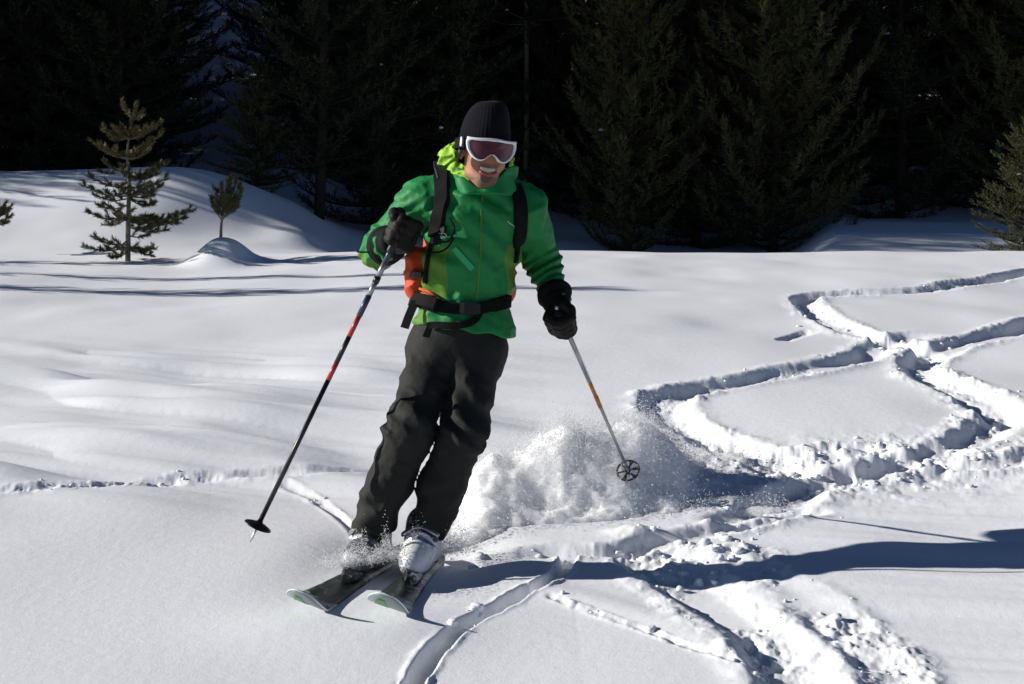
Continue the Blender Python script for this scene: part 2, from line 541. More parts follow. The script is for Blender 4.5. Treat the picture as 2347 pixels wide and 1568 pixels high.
def carve(x, y, z):
    for ti, (pts, hw, dep, berm, rough) in enumerate(TRACKS):
        hw = hw * 0.88
        P = np.array([G(u, v) for u, v in pts])
        L_ = np.sum(np.linalg.norm(np.diff(P, axis=0), axis=1))
        S = spline(P, max(12, int(L_ / 0.06))).astype(np.float32)
        lo = S.min(0) - hw * 3.5; hi = S.max(0) + hw * 3.5
        sel = np.nonzero((x > lo[0]) & (x < hi[0]) & (y > lo[1]) & (y < hi[1]))[0]
        if len(sel) == 0:
            continue
        xs = x[sel]; ys = y[sel]
        best = np.full(len(sel), 1e9, np.float32); bt = np.zeros(len(sel), np.float32); bx = np.zeros(len(sel), np.float32)
        for i in range(len(S) - 1):
            a = S[i]; ab = S[i + 1] - a
            t = np.clip(((xs - a[0]) * ab[0] + (ys - a[1]) * ab[1]) / (ab @ ab), 0, 1)
            d2 = (xs - a[0] - t * ab[0]) ** 2 + (ys - a[1] - t * ab[1]) ** 2
            m = d2 < best
            best[m] = d2[m]; bt[m] = (i + t[m]) / (len(S) - 1); bx[m] = (xs - a[0] - t * ab[0])[m]
        d = np.sqrt(best)
        d = d + hw * (0.15 * rough * fbm2(xs / (hw * 1.6), ys / (hw * 1.6), 3, 40 + ti) + 0.26 * fbm2(xs / 0.6, ys / 0.6, 2, 140 + ti))
        q = d / hw
        dep = dep * 0.48
        fade = sstep(0, 0.07, bt) * sstep(1, 0.93, bt)
        sunny = sstep(-.15, .45, bx / hw)
        inside = (1 - sstep(0.42, 1.08, q)) * (1 - sunny) + (1 - sstep(0.15, 1.35, q)) * sunny
        var = 0.8 + 0.45 * fbm2(xs / 0.5, ys / 0.5, 2, 60 + ti)
        cl = fbm2(xs / 0.07, ys / 0.07, 4, 80 + ti, 0.6)
        clod = np.maximum(fbm2(xs / 0.05, ys / 0.05, 2, 90 + ti), 0.12) - 0.12
        bm = np.exp(-((q - 1.2) / 0.42) ** 2) * (0.35 + 1.1 * np.clip(fbm2(xs / 0.22, ys / 0.22, 3, 70 + ti) + 0.35, 0, 1))
        patch = np.clip(0.45 + 1.6 * fbm2(xs / 0.35, ys / 0.35, 2, 95 + ti), 0, 1)
        z[sel] += fade * (-dep * inside * var + 0.45 * berm * bm * (0.8 + 0.4 * rough * cl)
                          + (inside + 0.6 * bm) * rough * 0.019 * cl * patch + (0.2 * bm + inside * 0.5) * rough * clod * 0.018 * patch)
    return z

def heap(x, y):
    """snow thrown up beside the wake, and lumps in the choppy patch"""
    z = np.zeros_like(x)
    # choppy patch right of the plume
    c = G(1830, 1090); m = np.exp(-((x - c[0]) / 0.75) ** 2 - ((y - c[1]) / 0.45) ** 2)
    z += m * 0.042 * np.maximum(fbm2(x / 0.12, y / 0.15, 4, 111, 0.6), -0.15)
    c = G(2180, 1060); m = np.exp(-((x - c[0]) / 0.55) ** 2 - ((y - c[1]) / 0.35) ** 2)
    z += m * 0.036 * np.maximum(fbm2(x / 0.10, y / 0.14, 4, 113, 0.6), -0.15)
    # a lip of broken slab and lumps at the crossing
    for (u, v, rx, ry, hgt) in ((1600, 1110, .12, .10, .07), (1700, 1105, .16, .09, .06), (1650, 1150, .14, .08, .05),
                                (1510, 1262, .05, .05, .075), (1560, 1300, .07, .06, .07), (1450, 1222, .09, .05, .07),
                                (1675, 1275, .10, .07, .085), (1720, 1290, .05, .06, .06),
                                (2040, 1115, .10, .06, .05), (2100, 1100, .08, .06, .05), (1930, 1055, .09, .06, .04)):
        c = G(u, v)
        e = ((x - c[0]) / rx) ** 2 + ((y - c[1]) / ry) ** 2
        m = np.nonzero(e < 6)[0]
        z[m] += 0.34 * hgt * np.exp(-e[m] ** 1.3) * (1 + 0.5 * fbm2(x[m] / 0.05, y[m] / 0.05, 3, 121))
    # long ridge catching the light in the foreground
    S = spline(np.array([G(u, v) for u, v in ((1250, 1350), (1400, 1395), (1560, 1450), (1720, 1520), (1800, 1590))]), 40)
    sel = np.nonzero((x > -0.2) & (x < 1.3) & (y < 5.2) & (y > 3.2))[0]
    xs = x[sel]; ys = y[sel]; b = np.full(len(sel), 1e9)
    for s in S:
        b = np.minimum(b, (xs - s[0]) ** 2 + (ys - s[1]) ** 2)
    z[sel] += 0.012 * np.exp(-b / 0.08 ** 2)
    # animal footprints on the bank
    return z

def ground_z(x, y):
    x = np.atleast_1d(np.asarray(x, float)).astype(np.float32); y = np.atleast_1d(np.asarray(y, float)).astype(np.float32)
    z = terrain(x, y) + wind(x, y) + heap(x, y)
    return bed_skis(x, y, carve(x, y, z.astype(np.float64)))

# rows get wider apart with distance; columns fan out
_yr = [-2.5]
while _yr[-1] < 165:
    yy = _yr[-1]
    if yy < 3.2: st = 0.09
    elif yy < 19.5: st = max(0.008, yy * yy / (FPX * EYE) * 2.6)
    elif yy < 27: st = 0.11
    else: st = 0.11 + (yy - 27) * 0.03
    _yr.append(yy + st)
_yr = np.array(_yr)
_tc = [0.0]
while _tc[-1] < 5.0:
    t_ = _tc[-1]
    _tc.append(t_ + (0.00062 if t_ < 0.30 else 0.00062 * (1 + (t_ - 0.30) * 55)))
_tc = np.array(_tc)
_tc = np.concatenate([-_tc[:0:-1], _tc])
TT, YY = np.meshgrid(_tc, _yr)
XX = TT * (np.maximum(YY, 0) * 0.92 + 2.6)
gx = XX.ravel().astype(np.float32); gy = YY.ravel().astype(np.float32)
gz = ground_z(gx, gy)
nr, nc_ = XX.shape
ids = np.arange(nr * nc_).reshape(nr, nc_)
quads = np.stack([ids[:-1, :-1], ids[:-1, 1:], ids[1:, 1:], ids[1:, :-1]], -1).reshape(-1, 4).astype(np.int32)
snow = link('snow_ground', tri_quads('snow_ground', np.stack([gx, gy, gz], 1), [quads]), M['snow'])
snow['kind'] = 'structure'
print('ground quads', len(quads))
_Z2 = gz.reshape(nr, nc_)
def gz_at(x, y):
    return float(ground_z([x], [y])[0])

# ------------------------------------------------------------------ conifers
def shoots_mesh(Pb, D, Ls, n, nl, nw, ang, rg):
    """needle-clad shoots -> triangles. Pb, D (S,3), Ls (S,)"""
    S = len(Pb)
    D = D / np.linalg.norm(D, axis=1, keepdims=True)
    ref = np.where(np.abs(D[:, 2:3]) < 0.9, np.array([[0, 0, 1.0]]), np.array([[1.0, 0, 0]]))
    A = np.cross(D, ref); A /= np.linalg.norm(A, axis=1, keepdims=True)
    B = np.cross(D, A)
    t = (np.arange(n)[None, :] + rg.random((S, n))) / n
    ph = rg.random((S, n)) * 2 * np.pi
    al = ang * (1.15 - 0.55 * t) * (0.8 + 0.4 * rg.random((S, n)))
    ln = nl * (0.7 + 0.6 * rg.random((S, n)))
    rad = np.cos(ph)[..., None] * A[:, None] + np.sin(ph)[..., None] * B[:, None]
    nd = np.cos(al)[..., None] * D[:, None] + np.sin(al)[..., None] * rad
    base = Pb[:, None] + D[:, None] * (t * Ls[:, None])[..., None]
    side = np.cross(nd, rg.normal(size=(S, n, 3))); side /= np.linalg.norm(side, axis=2, keepdims=True) + 1e-9
    w = nw * 0.5
    V = np.stack([base - side * w, base + side * w, base + nd * ln[..., None]], 2).reshape(-1, 3)
    F = np.arange(len(V), dtype=np.int32).reshape(-1, 3)
    return V, F

def branch_path(p0, az, length, elev0, elev1, n=6, wob=0.0, rg=None):
    pts = [np.array(p0, float)]
    for i in range(n):
        e = elev0 + (elev1 - elev0) * (i / (n - 1)) ** 1.3
        a = az + (rg.normal() * wob if rg is not None else 0)
        st = length / n
        pts.append(pts[-1] + st * np.array([math.cos(a) * math.cos(e), math.sin(a) * math.cos(e), math.sin(e)]))
    return np.array(pts)

def pine_meshes(H, crown0, R, seed, step=0.36, per=5, shape=0.8, elev=(0.0, 0.55), need=15, nl=0.085, nw=0.011, shoot=0.24, dens=1.0, dead=True, thin=1.0):
    rg = np.random.default_rng(seed)
    n = 14
    tz = np.linspace(0, H, n)
    lean = rg.normal(size=2) * 0.012
    tp = np.column_stack([lean[0] * tz + 0.03 * np.sin(tz * 0.9 + seed), lean[1] * tz + 0.03 * np.cos(tz * 0.8), tz])
    r0 = (0.0065 * H + 0.02) * thin
    tv, tf = tube(tp, r0 * (1 - tz / H) ** 0.8 + 0.008, 9)
    def at(z): return np.array([np.interp(z, tz, tp[:, 0]), np.interp(z, tz, tp[:, 1]), z])
    limbs = []
    PB = []; DD = []; LL = []
    z = crown0
    while z < H - 0.25:
        t = (z - crown0) / (H - crown0)
        rad = R * ((1 - t) ** shape) * (0.35 + 0.65 * min(1, t * 6 + 0.45)) + 0.12
        k = per + rg.integers(-1, 2)
        a0 = rg.random() * 6.28
        for b in range(k):
            az = a0 + 6.283 * b / k + rg.normal() * 0.25
            ln = rad * (0.65 + 0.55 * rg.random())
            e0 = elev[0] + 0.5 * t + rg.normal() * 0.12; e1 = elev[1] + 0.4 * t + rg.normal() * 0.12
            bp = branch_path(at(z + rg.normal() * 0.08), az, ln, e0, e1, 6, 0.10, rg)
            limbs.append(tube(bp, np.linspace(0.010 + 0.010 * ln, 0.005, 7), 4, False))
            m = max(3, int(ln / 0.115 * dens))
            for s in np.linspace(0.06, 1.0, m):
                q = s * 6; i = min(int(q), 5); f = q - i
                p = bp[i] * (1 - f) + bp[i + 1] * f
                d = bp[i + 1] - bp[i]; d /= np.linalg.norm(d)
                sd = np.cross(d, (0, 0, 1)); sd /= np.linalg.norm(sd) + 1e-9
                for _ in range(2 if s < 0.98 else 3):
                    off = rg.normal(size=3) * 0.35
                    dirv = d * (0.75 + 0.5 * (s > 0.95)) + sd * rg.choice([-1, 1]) * (0.75 * (s < 0.95)) * (0.5 + rg.random()) + np.array([0, 0, 0.42]) + off * 0.6
                    PB.append(p); DD.append(dirv); LL.append(shoot * (0.7 + 0.7 * rg.random()) * (1.25 - 0.4 * s))
        z += step * (0.75 + 0.5 * rg.random())
    # leader
    for j in range(10):
        PB.append(at(H - 0.5 + 0.05 * j)); DD.append(np.array([rg.normal() * 0.4, rg.normal() * 0.4, 1.0])); LL.append(0.25)
    if dead:
        for j in range(int(crown0 / 0.35)):
            zz = 0.5 + rg.random() * max(0.1, crown0 - 0.3)
            bp = branch_path(at(zz), rg.random() * 6.28, 0.4 + 0.9 * rg.random(), -0.1 + rg.normal() * 0.2, -0.25, 5, 0.2, rg)
            limbs.append(tube(bp, np.linspace(0.014, 0.004, 6), 4, False))
    PB = np.array(PB); DD = np.array(DD); LL = np.array(LL)
    V, F = shoots_mesh(PB, DD, LL, need, nl, nw, 0.85, rg)
    lv, lf = join(*limbs)
    # small pads of snow caught on the boughs
    pads = []
    for j in rg.choice(len(PB), 5, replace=False):
        c = PB[j] + DD[j] / np.linalg.norm(DD[j]) * LL[j] * 0.6 + np.array([0, 0, 0.03])
        r = 0.018 + 0.028 * rg.random()
        vv = []; ff = []
        for a in range(4):
            for b_ in range(7):
                th = math.pi * (a + 0.5) / 4; ph = 6.283 * b_ / 7
                k = r * (0.8 + 0.4 * rg.random())
                vv.append(c + np.array([math.sin(th) * math.cos(ph) * k * 1.3, math.sin(th) * math.sin(ph) * k, math.cos(th) * k * 0.55]))
        for a in range(3):
            for b_ in range(7):
                ff.append([a * 7 + b_, (a + 1) * 7 + b_, (a + 1) * 7 + (b_ + 1) % 7, a * 7 + (b_ + 1) % 7])
        ff.append(list(range(7))); ff.append([21 + b_ for b_ in range(7)][::-1])
        pads.append((np.array(vv), ff))
    pv, pf = join(*pads)
    return (tri_quads('trunk', tv, tf), tri_quads('limbs', lv, lf), tri_quads('crown', V, [F], smooth=False), tri_quads('snow_pads', pv, pf))

def tree(name, meshes, loc, rot, sc, label, group, mats, pads=True):
    r = thing(name, label, 'tree', loc, group)
    r.rotation_euler = (0, 0, rot); r.scale = (sc, sc, sc)
    for nm, me, mt in zip(('trunk', 'limbs', 'crown', 'snow_pads'), meshes, mats):
        if nm == 'snow_pads' and not pads:
            continue
        o = bpy.data.objects.new(nm, me); C.objects.link(o); o.parent = r
        if len(me.materials) == 0:
            me.materials.append(mt)
        if nm in ('snow_pads', 'limbs', 'crown'):
            o['kind'] = 'stuff'
    return r

VAR = [pine_meshes(11.5, 0.3, 2.0, 31, shape=0.75, need=13, nl=0.10, nw=0.022),
       pine_meshes(12.5, 0.6, 2.1, 32, shape=0.7, step=0.38, need=13, nl=0.10, nw=0.022),
       pine_meshes(10.0, 0.2, 1.9, 33, shape=0.85, need=13, nl=0.10, nw=0.022),
       pine_meshes(13.5, 1.0, 2.0, 34, shape=0.65, step=0.40, need=13, nl=0.10, nw=0.022),
       pine_meshes(9.0, 0.15, 2.0, 35, shape=0.9, elev=(-0.1, 0.45), need=13, nl=0.10, nw=0.022)]
OLIVE = pine_meshes(11.0, 0.15, 1.65, 41, shape=0.8, step=0.26, per=6, need=16, nl=0.09, nw=0.018, elev=(0.2, 0.9))
BROAD = pine_meshes(10.0, 0.15, 2.4, 42, shape=0.8, step=0.30, per=6, need=16, nl=0.09, nw=0.018, elev=(0.1, 0.85))
SPRUCE = pine_meshes(3.2, 0.05, 1.15, 43, shape=0.9, step=0.13, per=7, need=14, nl=0.05, nw=0.012, shoot=0.17, elev=(0.05, 0.35), dens=1.4, dead=False)
SNAG = pine_meshes(12.0, 4.2, 1.3, 44, shape=0.7, step=0.5, need=13, nw=0.018, thin=0.6)
dark = (M['bark'], M['bark'], M['needles'], M['flake'])
olive = (M['bark'], M['bark'], M['needles_olive'], M['flake'])
darkc = dark
pale = (M['bark_pale'], M['bark_pale'], M['needles'], M['flake'])

def stand(meshes, u, d, sc, rot, label, mats=dark, name='pine_tree', group=None, sink=0.1):
    x = (u - 1173.5) / FPX * d
    return tree(name, meshes, (x, d, gz_at(x, d) - sink), rot, sc, label, group, mats)

stand(OLIVE, 1440, 25.0, 1.0, 0.4, 'tall dusky olive pine standing alone right of the skier\'s head', olive)
stand(BROAD, 1775, 25.5, 1.0, 1.3, 'broad bushy dark pine with dim yellow-green tufts, right of the tall olive pine', olive)
stand(SPRUCE, 2352, 20.2, 0.66, 2.0, 'small olive conifer dotted with snow at the right edge of the field', olive, 'young_conifer')
stand(BROAD, 2400, 26.5, 1.05, 4.0, 'big olive pine rising behind the small conifer at the right edge', olive)
stand(SNAG, 1200, 28.5, 0.95, 0.2, 'thin pine with a pale bare trunk directly above the skier\'s hat', pale)
stand(VAR[3], 735, 24.4, 0.85, 2.2, 'dark pine with a bare lower trunk at the foot of the snow bank\'s right end', dark)
stand(SPRUCE, 592, 24.6, 0.75, 0.9, 'small dark conifer on the snow bank below the blue clearing', darkc, 'young_conifer')
stand(VAR[0], 860, 25.4, 1.0, 5.0, 'dark brownish pine left of the skier\'s head with upswept twigs', dark)
stand(VAR[4], 1040, 26.0, 1.0, 5.5, 'dark pine directly behind the skier\'s shoulder on the left', dark)
stand(VAR[0], 275, 26.2, 1.0, 1.7, 'dark pine on the bank just left of the blue clearing', dark)
stand(VAR[4], 2060, 27.5, 1.1, 3.0, 'black shaded pine behind the patch of blue shaded snow', dark)

SLIM = pine_meshes(4.2, 0.3, 0.36, 45, shape=0.7, step=0.16, per=5, need=14, nl=0.06, nw=0.012, shoot=0.13, elev=(0.2, 0.7), dead=False)
for (x, y, sc_, ro, lb) in ((-8.6, 13.7, 1.0, 0.3, 'slender pine left of the field casting the longest dark shadow line over the snow'),
                            (-7.4, 15.0, 0.75, 1.9, 'slender pine left of the field casting the faint middle shadow line'),
                            (-8.0, 16.9, 0.8, 4.1, 'slender pine left of the field casting the shadow line before the young pine')):
    tree('pine_tree', SLIM, (x, y, gz_at(x, y) - .1), ro, sc_, lb, None, dark, pads=False)
spots = []
rg = np.random.default_rng(99)
placed = [((u - 1173.5) / FPX * d, d) for u, d in ((1440, 25), (1775, 25.5), (2345, 20.6), (2400, 26.5), (1200, 27), (735, 24.4), (592, 24.6), (860, 25.4), (1040, 26), (275, 26.2), (2060, 27.5))]
def clear_view(x, y):
    u = 1173.5 + x / y * FPX
    return 468 < u < 568
tries = 0
for (ya, yb, xl, xr, cnt, md) in ((26.4, 32, -24, 13, 62, 1.6), (32, 42, -28, 17, 64, 2.2), (42, 60, -34, 24, 44, 3.2)):
    k = 0; tries = 0
    while k < cnt and tries < 6000:
        tries += 1
        y = ya + (yb - ya) * rg.random(); x = xl + (xr - xl) * rg.random()
        u = 1173.5 + x / y * FPX
        hwpx = 1.0 / y * FPX
        if 488 - hwpx * 1.35 < u < 556 + hwpx * 1.35: continue
        if 1860 < u < 2250 and y < 28.5: continue
        if any((x - a) ** 2 + (y - b) ** 2 < md * md for a, b in placed): continue
        placed.append((x, y)); spots.append((x, y)); k += 1
for y in np.arange(34, 64, 1.7):
    for off in (-3.2, -5.0, -7.0, -9.4):
        x = -.202 * y + off + rg.normal() * .4
        if all((x - a) ** 2 + (y - b) ** 2 > 1.8 for a, b in placed):
            placed.append((x, y)); spots.append((x, y))
for (x, y) in ((-10.8, 24.6), (-12.5, 23.2), (-15.0, 24.5), (-18, 22.8), (-17.5, 26.0), (-21, 25), (-24, 23.5)):
    spots.append((x, y))
for i, (x, y) in enumerate(spots):
    me = VAR[int(rg.integers(0, len(VAR)))]
    band = 'front-row' if y < 28.5 else ('second-row' if y < 32 else ('middle' if y < 42 else 'rearmost'))
    u = 1173.5 + x / y * FPX
    side = 'left of the blue clearing' if u < 530 else ('between the blue clearing and the tall olive pine' if u < 1440 else 'right of the tall olive pine')
    tree('pine_tree', me, (x, y, gz_at(x, y) - 0.15), rg.random() * 6.28, 0.85 + 0.4 * rg.random(),
         '%s near-black pine of the shaded wood, %s' % (band, side), '%s shaded pines %s' % (band, side), dark, pads=(i % 12 == 0))

# ------------------------------------------------------------------ young pines in the field
def sapling(name, label, trunk_pts, r0, branches, d, fill, need, nl, nw, seed, tip_v, mats):
    """branches: (v on stem, u end, v end, depth offset)"""
    rg = np.random.default_rng(seed)
    T = np.array([W(u, v, d) for u, v in trunk_pts])
    root = thing(name, label, 'young pine', T[0])
    TS = spline(T, 24)
    rr = np.linspace(r0, 0.006, 24)
    part('trunk', *tube(TS, rr, 8), M['bark_pale'], root)
    limbs = []; PB = []; DD = []; LL = []; top = []
    zs = TS[:, 2]
    def at(v):
        z = (784 - v) / FPX * d
        return np.array([np.interp(z, zs, TS[:, 0]), np.interp(z, zs, TS[:, 1]), z])
    allb = [(v0, W(u1, v1, d + dy)) for v0, u1, v1, dy in branches]
    for (v0, ln, el) in fill:
        for k in range(3):
            az = rg.choice([-1, 1]) * (math.pi / 2) + rg.normal() * 0.5
            p = at(v0)
            allb.append((v0, p + ln * np.array([math.cos(az) * 0.8, math.sin(az), el])))
    for v0, e in allb:
        p = at(v0)
        L_ = np.linalg.norm(e - p)
        ctrl = np.array([p, p + (e - p) * 0.5 - np.array([0, 0, 0.09 * L_]), e])
        B = spline(ctrl, 9)
        limbs.append(tube(B, np.linspace(0.011, 0.004, 9), 5, False))
        is_top = v0 < tip_v
        for s in np.linspace(0.2, 0.96, max(2, int(L_ / 0.095))):
            q = s * 8; i = min(int(q), 7); f = q - i
            pt = B[i] * (1 - f) + B[i + 1] * f
            dr = B[i + 1] - B[i]; dr /= np.linalg.norm(dr)
            sd = np.cross(dr, (0, 0, 1.0)); sd /= np.linalg.norm(sd) + 1e-9
            for sg in (-1, 1):
                if rg.random() < 0.25: continue
                PB.append(pt); DD.append(dr * 0.8 + sd * sg * (0.7 + 0.4 * rg.random()) + np.array([0, 0, 0.75 + 0.35 * rg.normal()])); LL.append((0.08 + 0.10 * rg.random()) * (1.1 - 0.5 * s)); top.append(is_top)
        PB.append(B[-3]); DD.append(B[-1] - B[-3]); LL.append(np.linalg.norm(B[-1] - B[-3]) * 1.1 + 0.03); top.append(is_top)
        PB.append(B[4]); DD.append(B[-3] - B[4]); LL.append(np.linalg.norm(B[-3] - B[4])); top.append(is_top)
    # leader
    zt = TS[-1]
    for k in range(6):
        PB.append(TS[-5] + (TS[-1] - TS[-5]) * k / 7); DD.append(TS[-1] - TS[-5] + rg.normal(size=3) * 0.02); LL.append(0.08); top.append(True)
    PB = np.array(PB); DD = np.array(DD); LL = np.array(LL); top = np.array(top)
    part('limbs', *join(*limbs), M['bark_pale'], root)['kind'] = 'stuff'
    for nm, sel, mt in (('crown', ~top, mats[0]), ('crown_top', top, mats[1])):
        if sel.any():
            V, F = shoots_mesh(PB[sel], DD[sel], LL[sel], need, nl, nw, 0.8, rg)
            part(nm, V, [F], mt, root, smooth=False)['kind'] = 'stuff'
    return root

sapling('young_pine', 'young pine as tall as a person with gappy branches, left of the skier',
        [(293, 600), (294, 500), (296, 420), (292, 360), (298, 300), (315, 232)], 0.034,
        [(566, 198, 568, -.15), (560, 215, 545, .1), (560, 345, 585, -.1), (540, 335, 540, .1), (575, 260, 590, -.3), (550, 250, 570, -.3),
         (505, 206, 488, -.1), (500, 240, 515, .2), (505, 330, 505, -.3), (515, 350, 520, -.2), (500, 437, 485, -.05), (498, 405, 512, .2), (505, 420, 500, .1), (520, 380, 528, -.1),
         (455, 225, 450, .1), (450, 192, 425, -.1), (445, 345, 450, .2), (448, 365, 428, -.1), (455, 350, 470, -.25), (470, 235, 475, -.2), (430, 210, 408, -.05), (430, 378, 412, .1),
         (415, 380, 375, .05), (410, 360, 400, -.15), (400, 245, 375, -.1), (390, 235, 395, .1),
         (365, 212, 325, -.05), (362, 240, 340, .1), (360, 262, 350, -.2), (362, 330, 350, -.2), (365, 365, 310, 0), (360, 345, 330, .1),
         (318, 240, 300, 0), (316, 262, 318, -.1), (316, 365, 283, 0), (318, 335, 300, -.1), (312, 275, 300, -.15),
         (272, 284, 245, 0), (275, 318, 268, .03)],
        17.0, [(570, .45, .05), (505, .5, .12), (450, .45, .2), (410, .35, .25), (362, .3, .3), (318, .2, .3)], 60, 0.055, 0.010, 5, 385, (M['sapling'], M['sapling_tip']))
sapling('young_pine', 'small dark fan-shaped pine seedling on a snow hummock',
        [(506, 546), (508, 510), (516, 470), (530, 405)], 0.020,
        [(505, 487, 465, 0), (500, 498, 440, .05), (505, 552, 440, 0), (498, 545, 462, -.05), (490, 508, 430, 0), (490, 548, 430, .08), (485, 520, 420, -.05), (470, 540, 420, 0), (500, 520, 470, -.1), (495, 495, 480, -.08), (492, 540, 478, .05)],
        16.9, [(495, .16, .7), (480, .14, .8)], 60, 0.050, 0.010, 6, 0, (M['sapling'], M['sapling_tip']))
sapling('young_pine', 'tip of a dark low pine at the left edge of the snow bank',
        [(-14, 520), (-13, 490), (-12, 440)], 0.02,
        [(500, 20, 482, 0), (505, 18, 500, -.1), (495, 8, 472, 0), (505, 10, 512, -.2), (490, -40, 470, 0), (480, 6, 478, .1)],
        18.5, [(495, .2, .3)], 60, 0.055, 0.010, 7, 0, (M['sapling'], M['sapling_tip']))

# ------------------------------------------------------------------ the skier
M['green'] = panels('green_shell', (0.009, 0.185, 0.044), (0.080, 0.200, 0.020), var=0.05)
M['green_plain'] = simple('green_shell_plain', (0.009, 0.19, 0.047), 0.6, 0.25, 0.12, 25, 0.25, 60, 0.004)
M['fold_lit'] = simple('lit_fold_green', (0.03, 0.34, 0.12), 0.6, 0.25, 0.1, 25)  # lighter green standing in for sunlight on a jacket fold
M['zip'] = simple('zip_tape', (0.05, 0.19, 0.025), 0.6, 0.25, 0.15, 40)
M['lime'] = simple('lime_lining', (0.30, 0.55, 0.045), 0.6, 0.25, 0.15, 40, 0.35, 50, 0.006)
M['trouser'] = simple('charcoal_trousers', (0.018, 0.018, 0.016), 0.75, 0.2, 0.2, 18, 0.35, 45, 0.005)
M['glove'] = simple('black_leather', (0.009, 0.0068, 0.005), 0.6, 0.16, 0.5, 40, 0.4, 90, 0.003)
M['cuff'] = simple('black_cuff', (0.006, 0.006, 0.006), 0.85, 0.15, 0.3, 40, 0.3, 120, 0.003)
M['strap'] = simple('black_webbing', (0.008, 0.0075, 0.0075), 0.85, 0.1, 0.3, 60, 0.4, 300, 0.002)
M['buckle'] = simple('black_plastic', (0.009, 0.009, 0.010), 0.45, 0.35, 0.2, 60)
M['orange'] = simple('orange_pack', (0.62, 0.075, 0.022), 0.65, 0.25, 0.15, 20, 0.4, 45, 0.006)
M['skin'] = panels('skin', (0.42, 0.20, 0.13), (0.15, 0.083, 0.058), 'beard', rough=0.5, bump=0.08, bscale=250, bdist=0.001, var=0.08, soft=0.010)
M['teeth'] = simple('teeth', (0.58, 0.53, 0.45), 0.35, 0.5, 0.05, 40)
M['lip'] = simple('lip', (0.30, 0.085, 0.065), 0.5, 0.4, 0.1, 60)
M['hat'] = simple('navy_knit', (0.0065, 0.0065, 0.010), 0.95, 0.05, 0.35, 160, 0.5, 260, 0.003, sheen=0.04)
M['white'] = simple('white_plastic', (0.78, 0.78, 0.78), 0.35, 0.5, 0.04, 30)
M['boot_grey'] = simple('grey_boot_shell', (0.11, 0.105, 0.10), 0.4, 0.5, 0.3, 15, dust=(9, 0.50, 0.16))
M['boot_white'] = simple('white_boot_shell', (0.74, 0.74, 0.73), 0.4, 0.5, 0.05, 15, dust=(14, 0.6, 0.1))
M['boot_black'] = simple('black_boot_plastic', (0.022, 0.022, 0.024), 0.4, 0.5, 0.3, 15, dust=(16, 0.56, 0.14))
M['steel'] = simple('steel', (0.55, 0.55, 0.56), 0.3, 0.5, 0.1, 40, metal=1.0)
M['alu'] = simple('grey_aluminium', (0.35, 0.36, 0.37), 0.38, 0.5, 0.15, 60, metal=0.7)
M['navy_alu'] = simple('navy_shaft', (0.03, 0.045, 0.09), 0.35, 0.5, 0.2, 60)
M['black_shaft'] = simple('black_shaft', (0.012, 0.010, 0.012), 0.35, 0.5, 0.2, 60)
M['red_shaft'] = simple('red_shaft', (0.42, 0.035, 0.03), 0.35, 0.5, 0.2, 60)
M['copper'] = simple('copper_shaft', (0.42, 0.17, 0.05), 0.4, 0.5, 0.2, 60, metal=0.3)
M['ski_top'] = simple('ski_top_sheet', (0.012, 0.024, 0.017), 0.4, 0.5, 0.4, 12, dust=(7, 0.47, 0.22))
M['ski_base'] = simple('grey_ski_base', (0.20, 0.24, 0.24), 0.4, 0.5, 0.12, 20)
M['ski_green'] = simple('green_base_mark', (0.07, 0.28, 0.045), 0.4, 0.5, 0.15, 30)
M['ski_edge'] = simple('pale_tip_edge', (0.60, 0.64, 0.64), 0.4, 0.5, 0.1, 40)
M['lens'], _N, _L, _B = mat_base('rose_lens')
_tc = _N.new('ShaderNodeTexCoord'); _nz = noise_node(_N, _L, 25, 3, 0.6, _tc.outputs['Object'])
_mx = _N.new('ShaderNodeMix'); _mx.data_type = 'RGBA'
_L.new(_nz.outputs['Fac'], _mx.inputs[0]); _mx.inputs[6].default_value = (0.055, 0.012, 0.022, 1); _mx.inputs[7].default_value = (0.13, 0.022, 0.034, 1)
_L.new(_mx.outputs[2], _B.inputs['Base Color'])
_B.inputs['Roughness'].default_value = 0.12
_B.inputs['Specular IOR Level'].default_value = 0.6
_B.inputs['Coat Weight'].default_value = 0.1

foot = W(905, 1300, 4.97)
man = thing('person', 'smiling skier in green jacket, dark trousers and white-framed goggles', 'person', (foot[0], foot[1], gz_at(foot[0], foot[1])))

def ridge(n):           # 0..1 noise -> sharp crest
    return 1 - np.abs(2 * n - 1)

# ---- jacket
JZ = np.array([(784 - v) / FPX * 5.0 for v in (830, 775, 740, 715, 692, 672, 650, 610, 560, 500, 455, 425, 400)])
JX = np.array([(u - 1173.5) / FPX * 5.0 for u in (1066, 1062, 1062, 1064, 1066, 1070, 1073, 1076, 1085, 1094, 1094, 1096, 1098)])
JA = np.array([p / FPX * 5.0 for p in (122, 119, 114, 107, 101, 103, 108, 110, 110, 112, 106, 80, 55)])
JB = np.array([.15, .15, .142, .132, .122, .128, .135, .142, .145, .145, .13, .105, .08])
JY = np.array([5.03, 5.03, 5.03, 5.03, 5.02, 5.02, 5.01, 5.0, 4.985, 4.97, 4.97, 4.97, 4.96])
SL, EL, WL, HL = W(970, 460, 4.98), W(868, 574, 5.09), W(892, 560, 4.90), W(917, 530, 4.80)
SR, ER, WR, HR = W(1204, 478, 4.98), W(1243, 598, 5.13), W(1277, 694, 4.965), W(1291, 738, 4.92)

